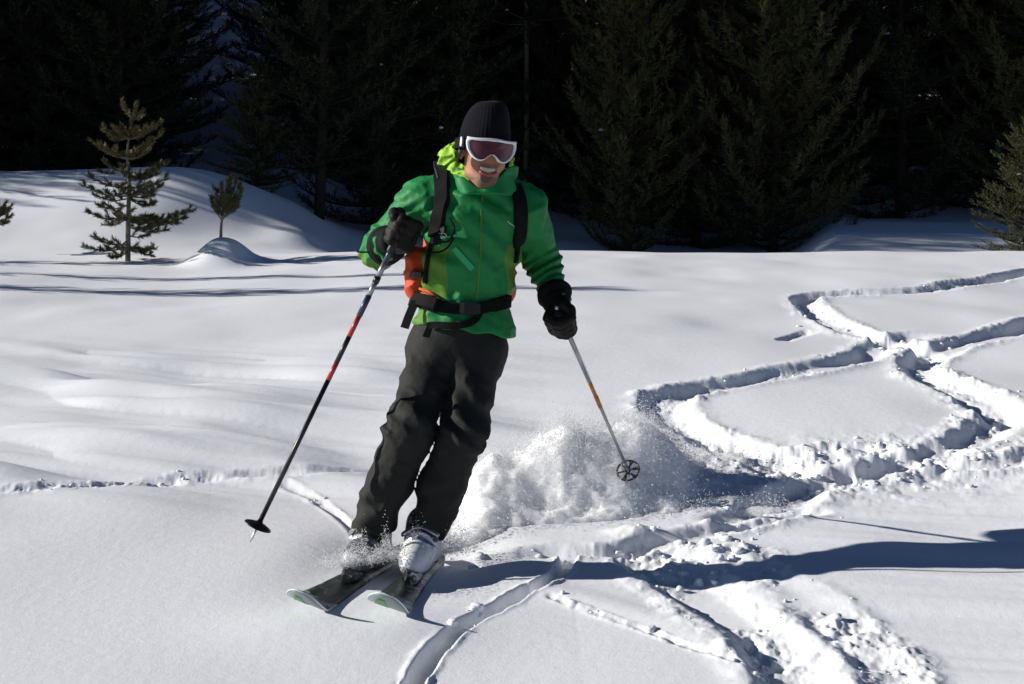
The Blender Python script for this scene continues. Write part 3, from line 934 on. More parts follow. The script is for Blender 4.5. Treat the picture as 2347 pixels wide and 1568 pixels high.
def jacket_sdf(P):
    x, y, z = P
    cx = np.interp(z, JZ, JX); a = np.interp(z, JZ, JA); b = np.interp(z, JZ, JB); cy = np.interp(z, JZ, JY)
    k = np.sqrt(((x - cx) / a) ** 2 + ((y - cy) / b) ** 2)
    body = (k - 1) * np.minimum(a, b) * 0.95
    body = np.maximum(body, z - JZ[-1])
    sh = smin(rcone(P, W(1070, 432, 4.97), W(985, 452, 4.98), .062, .070), rcone(P, W(1130, 432, 4.97), W(1192, 474, 4.98), .062, .066), .03)
    body = smin(body, sh, .06)
    aL = smin(rcone(P, SL, EL, .078, .060), rcone(P, EL, WL, .060, .046), .045)
    aR = smin(rcone(P, SR, ER, .079, .060), rcone(P, ER, WR, .059, .043), .045)
    # cloth folds
    n1 = noise3(x * 9 + z * 5, y * 9, z * 13 - x * 7, 201)
    n2 = noise3(x * 22 + z * 8, y * 18, z * 26 + x * 12, 202)
    n3 = noise3(x * 44 - z * 20, y * 36, z * 40 + x * 30, 210)
    fold = 0.011 * (ridge(n1) ** 3 - 0.25) + 0.0038 * (ridge(n2) ** 3 - 0.25) + 0.0016 * (ridge(n3) ** 2 - .35)
    # accordion rings down the far sleeve
    ax = (WR - SR) / np.linalg.norm(WR - SR)
    t = (x - SR[0]) * ax[0] + (y - SR[1]) * ax[1] + (z - SR[2]) * ax[2]
    ring = np.sin(t * 185 + 5 * noise3(x * 14, y * 14, z * 14, 203) + x * 40) * sstep(0.12, 0.2, t)
    aR = aR - 0.0055 * ring - 0.9 * fold
    # gathers at the bent elbow and armpit of the near sleeve
    ql = np.sin((x * 0.5 - z * 0.85) * 150 + 6 * noise3(x * 12, y * 12, z * 12, 204))
    aL = aL - 0.0035 * ql - 1.1 * fold
    # pull lines over the belly toward the belt
    pull = np.sin(x * 95 + z * 25 + 5 * noise3(x * 8, y * 8, z * 6, 205))
    gather = sstep(JZ[3] - .10, JZ[4], z) * (1 - sstep(JZ[4], JZ[6] + .03, z))
    diag = np.sin((x * 0.6 + z * 0.8) * 75 + 7 * noise3(x * 7, y * 7, z * 7, 206))
    chest = sstep(JZ[6], JZ[7], z) * (1 - sstep(JZ[10], JZ[11], z))
    body = body - 0.65 * fold - 0.004 * pull * gather - 0.0060 * diag * chest
    d = smin(body, smin(aL, aR, .01), .035)
    # hem, lower on the right
    hem = (784 - 742) / FPX * 5 + (x - (945 - 1173.5) / FPX * 5) * (-(776 - 742) / (1178 - 945.0)) + 0.005 * np.sin(x * 60)
    d = smax(d, hem - z, .008)
    # open at the sleeve ends
    for (e, w) in ((EL, WL), (ER, WR)):
        ax = (w - e) / np.linalg.norm(w - e)
        loc = (x - w[0]) * ax[0] + (y - w[1]) * ax[1] + (z - w[2]) * ax[2]
        near = np.sqrt((x - w[0]) ** 2 + (y - w[1]) ** 2 + (z - w[2]) ** 2) < .10
        d = np.where(near, np.maximum(d, loc - .012), d)
    return d

jv, jf = nets(jacket_sdf, (-.62, 4.72, -.05), (.28, 5.28, .66), .0056)
_x, _y, _z = jv[:, 0], jv[:, 1], jv[:, 2]
_u = 1173.5 + _x / _y * FPX; _v = 784 - _z / _y * FPX
front = np.where(_y < 5.02, 1, -1)
side_l = np.minimum(np.minimum((1028 - (_v - 600) * 0.12 + 6 * np.sin(_v / 25)) - _u, _v - 565), np.minimum(700 - _v, 60 + 0 * _u)) / 645.0
side_l = np.where((_u > 940), side_l, -1)
side_r = np.minimum(np.minimum(_u - 1160 + 4 * np.sin(_v / 18), _v - 560), 668 - _v) / 645.0
side_r = np.where(_u < 1196, side_r, -1)
elbow = .072 - np.linalg.norm(jv - (W(856, 612, 5.08)), axis=1)
zipx = np.interp(_v, [400, 430, 540, 600, 690, 780], [1110, 1107, 1103, 1099, 1090, 1084])
zipd = -1 + 0 * _u
hem_lime = np.minimum(np.minimum(980 - _u, _v - 712), 60) / 645.0
panel = np.max([side_l, side_r, elbow, zipd, hem_lime], axis=0)
jacket = part('jacket', jv, jf, M['green'], man, attrs={'panel': panel})
JB_TREE = BVHTree.FromPolygons([tuple(p) for p in jv], [tuple(int(i) for i in q) for q in jf[0]])

def on_jacket(u, v, lift=0.0, tree=None):
    d = Vector(((u - 1173.5) / FPX, 1.0, (784.0 - v) / FPX)).normalized()
    hit = (tree or JB_TREE).ray_cast(Vector((0, 0, 0)), d)
    if hit[0] is None:
        return None
    p = np.array(hit[0]); n = np.array(hit[1])
    return p + n * lift, n

def strap_on(name, pts, width, thick, mat, parent, lift=0.004, n=28, nsm=5):
    S = spline(np.array(pts, float), n)
    P = []; N = []
    for u, v in S:
        r = on_jacket(u, v, lift)
        if r is not None:
            P.append(r[0]); N.append(r[1])
    P = np.array(P); N = np.array(N)
    def sm(A):
        for _ in range(nsm):
            B = A.copy(); B[1:-1] = (A[:-2] + A[1:-1] * 2 + A[2:]) / 4; A = B
        return A
    P = sm(P); N = sm(N)
    V, F = ribbon(P, N, width, thick)
    return part(name, V, F, mat, parent, smooth=False)

# collar and hood
def collar_sdf(P):
    c = W(1108, 405, 4.93)
    x, y, z = P[0] - c[0], P[1] - c[1], P[2] - c[2]
    zz = z + 0.25 * (y + .02)
    rr = np.sqrt((x / 1.08) ** 2 + ((y - .005) / 1.0) ** 2)
    r0 = .096 - .20 * (z + .02) * (z < 0) + .10 * np.maximum(z, 0) + .006 * np.sin(np.arctan2(y, x) * 7 + z * 40)
    d = np.abs(rr - r0 - .010 * noise3(P[0] * 20, P[1] * 20, P[2] * 20, 207)) - .0065
    top = .010 + np.where(x > 0, .030, -.006) * np.clip(np.abs(x) / .09, 0, 1) ** 1.5 + .004 * np.sin(x * 70)
    # front notch where the collar zips shut
    top = top - .062 * np.exp(-np.abs((x - .002) / .062) ** 1.6) * (y < .03)
    return smax(smax(d, z - top, .012), -.075 - z, .01) 
cv, cf = nets(collar_sdf, W(1108, 405, 4.93) - np.array([.14, .15, .09]), W(1108, 405, 4.93) + np.array([.14, .15, .08]), .004)
part('collar', cv, cf, M['green_plain'], man)

def hood_sdf(P):
    x, y, z = P
    d = ellip(P, W(1034, 374, 5.02), (.045, .055, .050))
    d = smin(d, ellip(P, W(1058, 352, 5.02), (.040, .07, .035)), .02)
    d = smin(d, rcone(P, W(1045, 392, 4.93), W(1080, 412, 4.87), .020, .011), .02)
    d = smin(d, ellip(P, W(1110, 372, 5.08), (.10, .05, .05)), .03)
    n = noise3(x * 24 + z * 14, y * 24, z * 34 - x * 18, 208)
    n2 = noise3(x * 45, y * 45, z * 55, 209)
    return d - 0.022 * (ridge(n) ** 1.5 - .45) - .004 * ridge(n2)
hv, hf = nets(hood_sdf, W(985, 425, 4.85), W(1250, 315, 5.20), .004)
part('hood', hv, hf, M['lime'], man)

# ---- trousers
def trouser_sdf(P):
    x, y, z = P
    hipL, knL, shL, cuL = W(1002, 815, 5.04), W(940, 985, 4.84), W(889, 1110, 4.91), W(848, 1234, 4.99)
    hipR, knR, shR, cuR = W(1088, 815, 5.04), W(1058, 1000, 4.84), W(1016, 1112, 4.91), W(980, 1225, 4.98)
    L = smin(rcone(P, hipL, knL, .101, .079), smin(rcone(P, knL, shL, .079, .074), rcone(P, shL, cuL, .074, .070), .03), .04)
    R = smin(rcone(P, hipR, knR, .101, .074), smin(rcone(P, knR, shR, .074, .076), rcone(P, shR, cuR, .076, .064), .03), .04)
    pel = smin(rcone(P, W(1010, 790, 5.04), W(1090, 795, 5.04), .115, .108), rcone(P, W(1055, 745, 5.03), W(1055, 790, 5.03), .13, .13), .05)
    w1 = noise3(x * 8 + z * 3, y * 8, z * 10 + x * 6, 221)
    w2 = noise3(x * 20 - z * 6, y * 16, z * 22 + x * 14, 222)
    w3 = noise3(x * 40 - z * 22, y * 34, z * 38 + x * 26, 226)
    f = 0.010 * (ridge(w1) ** 3 - .25) + 0.0045 * (ridge(w2) ** 3 - .25) + 0.0014 * (ridge(w3) ** 2 - .35)
    for (kn, sg) in ((knL, 1), (knR, 1)):
        q = np.exp(-((z - kn[2] - .01) / .10) ** 2)
        f = f + 0.0065 * q * np.sin((z + 0.75 * x * sg) * 62 + 9 * noise3(x * 9, y * 9, z * 9, 223)) * noise3(x * 6, y * 6, z * 6, 225) * 1.6
    # slack above the cuffs
    q = np.exp(-((z - shL[2] + .07) / .08) ** 2)
    f = f + 0.005 * q * np.sin((z * 0.8 - 0.5 * x) * 80 + 5 * noise3(x * 9, y * 9, z * 9, 224))
    L = L - f; R = R - f * 0.95
    # pocket flap on the outer thigh of the far leg
    fl = rbox((x - W(1106, 1010, 4.9)[0] + 0.25 * (z - W(1106, 1010, 4.9)[2]), y - 4.88, z - W(1106, 1000, 4.9)[2]), (0, 0, 0), (.012, .05, .035), .008)
    R = smin(R, fl, .012)
    d = smin(smin(L, R, .004), pel, .05)
    # cut the cuffs
    for c, s, t in ((cuL, shL, .0), (cuR, shR, .0)):
        ax = np.array([(c - s)[0] * 0.55, (c - s)[1] * .3, (c - s)[2]]); ax /= np.linalg.norm(ax)
        loc = (x - c[0]) * ax[0] + (y - c[1]) * ax[1] + (z - c[2]) * ax[2]
        near = (np.sqrt((x - c[0]) ** 2 + (y - c[1]) ** 2 + (z - c[2]) ** 2) < .14)
        d = np.where(near, smax(d, loc - .004 * np.sin(x * 70), .006), d)
    d = np.maximum(d, z - (784 - 728) / FPX * 5)
    return d
pv, pf = nets(trouser_sdf, (-.64, 4.70, -.74), (.04, 5.26, .12), .0062)
part('trousers', pv, pf, M['trouser'], man)
PV_TREE = BVHTree.FromPolygons([tuple(p) for p in pv], [tuple(int(i) for i in q) for q in pf[0]])

# ---- head
def rot_basis(yaw, pitch, roll):
    """columns: face-right (picture right), face-forward, up"""
    f = np.array([math.sin(yaw) * math.cos(pitch), -math.cos(yaw) * math.cos(pitch), math.sin(pitch)])
    r = np.array([math.cos(yaw), math.sin(yaw), 0.0])
    u = np.cross(r, f) * -1
    if u[2] < 0: u = -u
    c, s = math.cos(roll), math.sin(roll)
    return np.stack([r * c + u * s, f, u * c - r * s], 1)
HC = W(1112, 345, 4.87)
HM = rot_basis(math.radians(14), math.radians(-9), math.radians(-4))
def hp(x, y, z): return HC + HM @ np.array([x, y, z])

def body_sdf(P):
    Q = local(P, HC, HM)
    ax = (np.abs(Q[0]), Q[1], Q[2])
    d = ellip(Q, (0, -.012, .035), (.080, .100, .098))
    d = smin(d, ellip(Q, (0, .018, -.032), (.058, .074, .090)), .03)
    d = smin(d, ellip(Q, (0, .054, -.103), (.024, .030, .022)), .03)
    d = smin(d, ellip(ax, (.036, .060, -.044), (.024, .025, .024)), .02)
    d = smin(d, rcone(ax, (.050, .0, -.085), (.014, .05, -.110), .012, .012), .03)
    d = smin(d, rcone(Q, (0, .086, .005), (0, .119, -.037), .009, .0145), .012)
    d = smin(d, ellip(ax, (.011, .097, -.037), (.009, .009, .008)), .006)
    d = smin(d, ellip(ax, (.081, -.012, -.008), (.010, .020, .032)), .008)
    # mouth opened in a grin, corners up
    mz = Q[2] + .070 - 10.0 * Q[0] ** 2
    mouth = ellip((Q[0], Q[1], mz), (0, .098, 0), (.035, .032, .0125))
    lips = ellip((Q[0], Q[1], mz), (0, .078, 0), (.032, .016, .016))
    d = smin(d, lips, .008)
    d = smax(d, -mouth, .004)
    d = smin(d, ellip((Q[0], Q[1], Q[2]), (0, .074, -.094), (.018, .014, .008)), .01)
    neck = rcone(P, hp(0, -.03, -.06), W(1106, 450, 4.98), .056, .066)
    d = smin(d, neck, .03)
    tor = ellip(P, W(1095, 520, 4.98), (.12, .085, .14))
    return smin(d, tor, .05)
bv, bf = nets(body_sdf, W(990, 640, 4.80), W(1230, 235, 5.16), .0034)
QB = (bv - HC) @ HM
bn = fbm3(bv[:, 0] * 60, bv[:, 1] * 60, bv[:, 2] * 60, 2, 231)
chin = .034 - np.sqrt((QB[:, 0] / 1.15) ** 2 + ((QB[:, 2] + .104) / .9) ** 2)
must = .012 - np.maximum(np.abs(QB[:, 2] + .051) * 1.3, np.abs(QB[:, 0]) - .018)
jawl = .012 - np.abs(QB[:, 2] + .088 + .25 * np.abs(QB[:, 0])) * 0.9
beard = np.max([chin, must, jawl * (np.abs(QB[:, 0]) < .06) - .002], axis=0) + .006 * bn - .002
beard = np.where(QB[:, 1] > -.02, beard, -.02)
part('body', bv, bf, M['skin'], man, attrs={'beard': beard})
# teeth and lower lip
tp_ = []
tv_, tf_ = [], []
for i in range(13):
    a = (i - 6) / 6 * .029
    yy = .080 - 9.0 * a * a
    zz = -.0665 + 10.0 * a * a
    hgt = .0078 * math.sqrt(max(0.05, 1 - (i - 6) ** 2 / 44.0))
    for dz in (hgt, hgt * .3, -hgt * .5, -hgt):
        tv_.append(hp(a, yy + .004 * (1 - abs(dz) / .007), zz + dz))
for i in range(12):
    for k in range(3):
        tf_.append([i * 4 + k, i * 4 + k + 1, (i + 1) * 4 + k + 1, (i + 1) * 4 + k])
part('teeth', tv_, tf_, M['teeth'], man)
lp = [hp(a, .088 - 9 * a * a, -.0815 + 11 * a * a) for a in np.linspace(-.030, .030, 11)]
part('lower_lip', *tube(lp, .0035 + .0025 * np.cos(np.linspace(-1.4, 1.4, 11)), 8), M['lip'], man)

# knitted hat with ribs
hatv, hatf = [], []
na, nz_ = 264, 30
for j in range(nz_ + 1):
    t = j / nz_
    ph = t * math.pi / 2
    zz = -.052 + .215 * math.sin(ph) ** 0.95 if True else 0
    prof = math.cos(ph) ** 0.52
    for i in range(na):
        a = 2 * math.pi * i / na
        # ear side hangs lower than the forehead
        fwd = math.cos(a)                       # 1 = front
        low = -.052 if j else -.052
        front_lift = (.088 * max(0.0, (fwd - .05) / .95) ** 0.7) * (1 - t) ** 1.0
        rib = .0003 * math.cos(a * 44) * (0.4 + prof)
        rx = .0905 * prof + rib; ry = .113 * prof + rib
        wob = .004 * math.sin(a * 3 + 1) * math.sin(t * 5)
        hatv.append(hp(math.sin(a) * (rx + wob), -.014 + math.cos(a) * (ry + wob) , zz + front_lift + .003 * math.sin(a * 2)))
for j in range(nz_):
    for i in range(na):
        i2 = (i + 1) % na
        hatf.append([j * na + i, j * na + i2, (j + 1) * na + i2, (j + 1) * na + i])
hatf.append([nz_ * na + i for i in range(na)])
hat = part('knitted_hat', hatv, hatf, M['hat'], man)

# goggles: outline wrapped round the face
gog = bpy.data.objects.new('goggles', None); C.objects.link(gog); gog.parent = man; ORIGIN[gog.name] = ORIGIN[man.name]
def wrap(a, z, lift=0.0):
    """a: metres along the brow from the centre; wraps on a vertical cylinder"""
    R = .098
    th = a / R
    return hp((R + lift) * math.sin(th), -.002 + (R * 1.04 + lift) * math.cos(th), z)
GS = .86
half = [(a * GS, z * GS + .004) for a, z in [(0, .037), (.03, .038), (.06, .038), (.085, .034), (.092, .026), (.088, .0), (.078, -.018), (.062, -.036), (.045, -.045), (.030, -.043), (.017, -.030), (.007, -.021), (0, -.019)]]
out = half + [(-a, z) for a, z in half[-2:0:-1]]
O2 = spline(np.array(out + [out[0]]), 97)[:-1]
cen = np.array([0, .004])
def gring(scale, lift, zsh=0):
    return [wrap(cen[0] + (a - cen[0]) * scale, cen[1] + (z - cen[1]) * scale + zsh, lift) for a, z in O2]
rings = [gring(1.04, .002), gring(1.04, .019), gring(1.0, .024), gring(.925, .024), gring(.90, .018), gring(.92, .006)]
V = np.concatenate([np.array(r) for r in rings]); nO = len(O2); F = []
for r in range(len(rings) - 1):
    for i in range(nO):
        i2 = (i + 1) % nO
        F.append([r * nO + i, r * nO + i2, (r + 1) * nO + i2, (r + 1) * nO + i])
part('frame', V, F, M['white'], gog)
# lens as a grid clipped by scaling the outline toward the centre
lr = [gring(s, .0185) for s in (.92, .75, .6, .45, .3, .15, .02)]
V = np.concatenate([np.array(r) for r in lr]); F = []
for r in range(len(lr) - 1):
    for i in range(nO):
        i2 = (i + 1) % nO
        F.append([r * nO + i, r * nO + i2, (r + 1) * nO + i2, (r + 1) * nO + i])
part('lens', V, F, M['lens'], gog)
# brow bar, a little thicker
bb = [wrap(a, .037 + .0015 * math.cos(a * 60), .020) for a in np.linspace(-.078, .078, 21)]
part('brow_bar', *tube(bb, .0048, 8), M['white'], gog)
# strap round the hat with pale side clips
sp = []; sn = []
for th in np.linspace(math.radians(58), math.radians(302), 40):
    k = hp(.102 * math.sin(th), -.014 + .123 * math.cos(th), .014 + .012 * math.cos(th))
    sp.append(k); sn.append(HM @ np.array([math.sin(th), math.cos(th), 0]))
part('strap', *ribbon(sp, sn, .036, .002), M['strap'], gog, smooth=False)
for s in (-1, 1):
    th = s * math.radians(66)
    k = hp(.103 * math.sin(th), -.012 + .121 * math.cos(th), .022)
    n_ = HM @ np.array([math.sin(th), math.cos(th), 0])
    up_ = HM[:, 2]
    part('strap_clip', *ribbon([k - up_ * .016, k - up_ * .006, k + up_ * .006, k + up_ * .016], [n_] * 4, [.008, .012, .012, .008], .003), M['white'], gog, smooth=False)

# ---- gloves
def fist(P, C0, axis, wrist, curl_sign, scale=1.0):
    """hand closed round a grip: axis down the pole, wrist position, fingers curl round the axis"""
    a = axis / np.linalg.norm(axis)
    w = wrist - C0
    w = w - a * np.dot(w, a); w /= np.linalg.norm(w)
    m = np.cross(a, w) * curl_sign
    s = scale
    d = None
    rad = .030 * s
    def pt(ang, off, r): return C0 + a * off + (w * math.cos(ang) + m * math.sin(ang)) * r
    for i, (off, rr, end) in enumerate(((-.034, .0150, 245), (-.011, .0158, 262), (.012, .0152, 258), (.034, .0138, 240))):
        off *= s; rr *= s
        kn = pt(math.radians(78), off, .041 * s)
        chain = [kn] + [pt(math.radians(g), off, rad if g < 200 else rad * .92) for g in (125, 170, 210, end)]
        for p, q in zip(chain[:-1], chain[1:]):
            c = rcone(P, p, q, rr, rr * .96)
            d = c if d is None else smin(d, c, .011)
        d = smin(d, rcone(P, wrist + a * off * .35, kn, .023 * s, .0185 * s), .010)
    # thumb from the side of the palm, over the top fingers
    t0 = wrist * .55 + pt(math.radians(20), -.03 * s, .03 * s) * .45
    t1 = pt(math.radians(-35), -.046 * s, .036 * s); t2 = pt(math.radians(-80), -.040 * s, .038 * s); t3 = pt(math.radians(-118), -.030 * s, .040 * s)
    for p, q, ra, rb in ((t0, t1, .021, .0175), (t1, t2, .0175, .016), (t2, t3, .016, .0135)):
        d = smin(d, rcone(P, p, q, ra * s, rb * s), .006)
    x, y, z = P
    d = d - .0025 * (ridge(noise3(x * 45, y * 45, z * 45, 241)) - .5)
    return d

def glove(C0, axis, wrist, elbow, sign, scale, clen):
    wdir = (elbow - wrist) / np.linalg.norm(elbow - wrist)
    lo = np.minimum(C0, wrist) - .12; hi = np.maximum(C0, wrist) + .12
    v, f = nets(lambda P: fist(P, C0, axis, wrist, sign, scale), lo, hi, .0034)
    g = part('glove', v, f, M['glove'], man)
    def cuff(P):
        x, y, z = P
        c = smin(rcone(P, wrist - wdir * .012, wrist + wdir * .055, .045 * scale, .055 * scale), rcone(P, wrist + wdir * .055, wrist + wdir * .085, .055 * scale, .058 * scale), .02)
        loc = (x - wrist[0]) * wdir[0] + (y - wrist[1]) * wdir[1] + (z - wrist[2]) * wdir[2]
        c = c - .0022 * np.sin(loc * 160 + 3 * noise3(x * 20, y * 20, z * 20, 243)) - .006 * (noise3(x * 28, y * 28, z * 28, 242) - .5)
        return smax(c, loc - clen, .008)
    v, f = nets(cuff, wrist - .17, wrist + .17, .0045)
    part('gauntlet', v, f, M['cuff'], g)
    return g
TIPL = W(573, 1243, 4.86); TIPR = W(1448, 1098, 5.80)
axL = TIPL - HL; axR = TIPR - HR
gl = glove(HL, axL, WL + np.array([.004, 0, .004]), EL, 1, 1.16, .080)
gr = glove(HR, axR, WR, ER, -1, 1.06, .062)
k = WL + np.array([-.02, -.02, -.01])
part('cord', *tube(spline([W(905, 560, 4.83), W(868, 574, 4.90), W(838, 578, 4.93), W(818, 577, 4.94)], 12), .0035, 6), M['strap'], gl)
part('cuff_toggle', *tube([W(1274, 703, 4.895), W(1276, 706, 4.885), W(1278, 709, 4.895)], [.004, .008, .004], 8), M['white'], gr)

# ---- backpack: orange body behind, straps and belt on the front
pk = thing('backpack', 'orange backpack with black straps and belt worn over the green jacket', 'backpack', W(1070, 690, 5.2))
def pack_sdf(P):
    x, y, z = P
    n = noise3(x * 14 + z * 6, y * 12, z * 18 - x * 8, 251); n2 = noise3(x * 30, y * 30, z * 36 + x * 15, 252)
    d = rbox(P, W(1078, 560, 5.215), (.165, .095, .225), .06)
    d = smin(d, rbox(P, W(972, 628, 5.085), (.060, .075, .092), .035), .04)
    d = smin(d, rbox(P, W(1150, 640, 5.10), (.03, .07, .08), .03), .04)
    return d - .012 * (ridge(n) ** 2 - .4) - .005 * (ridge(n2) - .5)
v, f = nets(pack_sdf, (-.46, 4.96, .10 - .08), (.10, 5.36, .62), .006)
body_p = part('pack_body', v, f, M['orange'], pk)
PK_TREE = BVHTree.FromPolygons([tuple(p) for p in v], [tuple(int(i) for i in q) for q in f[0]])
strap_on('shoulder_strap', [(1012, 398), (1016, 430), (1014, 470), (1004, 510), (1000, 540)], .056, .010, M['strap'], pk, .008)
strap_on('shoulder_strap', [(1176, 425), (1188, 455), (1192, 495), (1190, 530), (1186, 560)], .050, .010, M['strap'], pk, .008)
strap_on('webbing', [(1000, 530), (988, 570), (980, 610), (976, 650)], .020, .003, M['strap'], pk, .006)
strap_on('webbing', [(1186, 550), (1184, 575), (1180, 600)], .020, .003, M['strap'], pk, .006)
part('load_lifter', *ribbon([W(1004, 372, 5.02), W(1006, 384, 4.965), W(1010, 396, 4.925), W(1013, 410, 4.90)], [np.array([0, -.7, .7])] * 4, .034, .006), M['buckle'], pk, smooth=False)
part('webbing_loop', *tube(spline([W(1030, 500, 4.835), W(1042, 525, 4.82), W(1030, 552, 4.825), W(1008, 555, 4.83)], 14), .0032, 6), M['strap'], pk)
part('webbing_loop', *tube(spline([W(985, 580, 4.86), W(1010, 577, 4.84), W(1028, 565, 4.83), W(1040, 545, 4.83)], 14), .0035, 6), M['strap'], pk)
for (u, v) in ((1018, 528), (1008, 550)):
    r = on_jacket(u, v, .014)
    part('strap_buckle', *ribbon([r[0] + np.array([0, 0, .014]), r[0], r[0] - np.array([0, 0, .014])], [r[1]] * 3, [.026, .03, .024], .005), M['buckle'], pk, smooth=False)
r = on_jacket(1022, 545, .020)
part('steel_ring', *tube([r[0] + .010 * np.array([math.cos(a), -.2, math.sin(a)]) for a in np.linspace(0, 5.6, 14)], .0022, 6), M['steel'], pk)
belt = strap_on('hip_belt', [(962, 688), (985, 697), (1020, 704), (1060, 708), (1100, 707), (1135, 700), (1160, 690)], [.052] * 8 + [.040] * 14 + [.046] * 6, .009, M['strap'], pk, .012, 28, 8)
r = on_jacket(1075, 707, .024)
part('belt_buckle', *ribbon([r[0] + np.array([-.034, 0, .001]), r[0] + np.array([-.02, -.004, 0]), r[0] + np.array([.02, -.004, 0]), r[0] + np.array([.034, 0, .001])], [r[1]] * 4, [.034, .042, .042, .034], .007), M['buckle'], pk, smooth=False)
strap_on('belt_tail', [(1100, 716), (1092, 732), (1070, 744), (1035, 748), (1005, 746), (985, 742)], .024, .003, M['strap'], pk, .010)
part('hip_pad', *ribbon(spline([W(944, 690, 5.05), W(955, 686, 4.97), W(978, 690, 4.91), W(1000, 697, 4.885)], 12), [np.array([-.5, -.8, .25])] * 12, .044, .010), M['strap'], pk, smooth=False)
part('hanging_strap', *ribbon([W(952, 690, 4.95), W(943, 710, 4.94), W(934, 732, 4.935), W(927, 752, 4.93)], [np.array([-.35, -.9, 0])] * 4, .031, .003), M['strap'], pk, smooth=False)
part('side_strap', *ribbon([W(928, 626, 5.09), W(938, 628, 5.03), W(952, 629, 4.99), W(968, 630, 4.965)], [np.array([-.5, -.85, 0])] * 4, [.018, .024, .024, .020], .006), M['buckle'], pk, smooth=False)
for (a, b) in (((962, 662), (1000, 680)), ((966, 672), (1000, 690))):
    part('pack_piping', *tube([W(a[0], a[1], 4.985), W((a[0] + b[0]) / 2, (a[1] + b[1]) / 2 - 3, 4.93), W(b[0], b[1], 4.90)], .005, 6), M['orange'], pk)
# sunlit fold painted as a lighter green strip, and small chest mark on jacket
strap_on('lit_fold', [(1042, 568), (1056, 585), (1070, 602), (1083, 616)], .022, .003, M['fold_lit'], jacket, .004, 12)
strap_on('chest_mark', [(1162, 507), (1167, 513), (1173, 515), (1178, 520)], .004, .0008, M['alu'], jacket, .003, 10)
strap_on('front_zip', [(1106, 440), (1103, 500), (1102, 560), (1099, 610), (1093, 670), (1091, 685)], .007, .0022, M['zip'], jacket, .001, 40)

# ---- boots
def boot(name, label, ank, sole, fwd, shell, clipm, lean):
    f = np.array([fwd[0], fwd[1], 0.0]); f /= np.linalg.norm(f)
    up = np.array([0.0, 0.0, 1.0]); rt = np.cross(f, up)
    Mb = np.stack([rt, f, up], 1)
    o = sole
    a = (ank - o) @ Mb
    def sdf(P):
        Q = local(P, o, Mb)
        d = rcone(Q, (0, .12, .045), (0, -.09, .055), .046, .050)
        d = smin(d, rcone(Q, (0, .145, .032), (0, .10, .040), .034, .042), .03)
        d = smin(d, rcone(Q, (0, -.06, .07), (a[0], a[1], a[2]), .058, .060), .04)
        d = smin(d, rcone(Q, (0, .06, .055), (a[0] * .8, a[1] + .02, a[2] * .8), .044, .052), .05)
        d = smax(d, -Q[2] + .004, .01)
        return d
    v, fc = nets(sdf, o - np.array([.25, .28, .03]), o + np.array([.25, .28, .34]), .005)
    b = part(name, v, fc, shell, man)
    def wp(x, y, z): return o + Mb @ np.array([x, y, z])
    part('boot_sole', *join(*[ribbon([wp(0, -.15, .004), wp(0, -.10, .004), wp(0, .12, .004), wp(0, .172, .006), wp(0, .182, .008)], [up] * 5, [.05, .068, .068, .060, .04], .010)]), M['boot_black'], b, smooth=False)
    # tongue and cuff band
    def cuffs(P):
        Q = local(P, o, Mb)
        d = rcone(Q, (a[0] * .45, a[1] * .45 + .015, a[2] * .55), (a[0], a[1] + .012, a[2]), .064, .066)
        return smax(d, -(Q[2] - .095 + .25 * Q[1]), .01)
    v, fc = nets(cuffs, o - np.array([.2, .25, -.03]), o + np.array([.2, .25, .34]), .006)
    part('boot_cuff', v, fc, M['boot_black'], b)
    for (yy, zz, w) in ((.105, .086, .052), (.062, .118, .058), (.045 + a[1] * .3, .155, .066)):
        pts = [wp(a[0] * zz / .3 + w * math.sin(t), yy + .020 * math.cos(t) - .014, zz - .035 * abs(math.sin(t)) ** 1.5) for t in np.linspace(-1.35, 1.35, 9)]
        part('boot_buckle', *ribbon(pts, [Mb @ np.array([math.sin(t), .8 * math.cos(t), .6 * math.cos(t)]) for t in np.linspace(-1.35, 1.35, 9)], .016, .004), clipm, b, smooth=False)
    return b

fL = np.array([-.165, -.62]); fR = np.array([-.075, -.60])
solL = W(843, 1290, 4.97); solR = W(962, 1296, 4.93)
solL[2] = -.795; solR[2] = -.795
boot('ski_boot', '', W(858, 1205, 5.00), solL, fL, M['boot_grey'], M['steel'], 0)
boot('ski_boot', '', W(975, 1200, 4.98), solR, fR, M['boot_white'], M['steel'], 0)

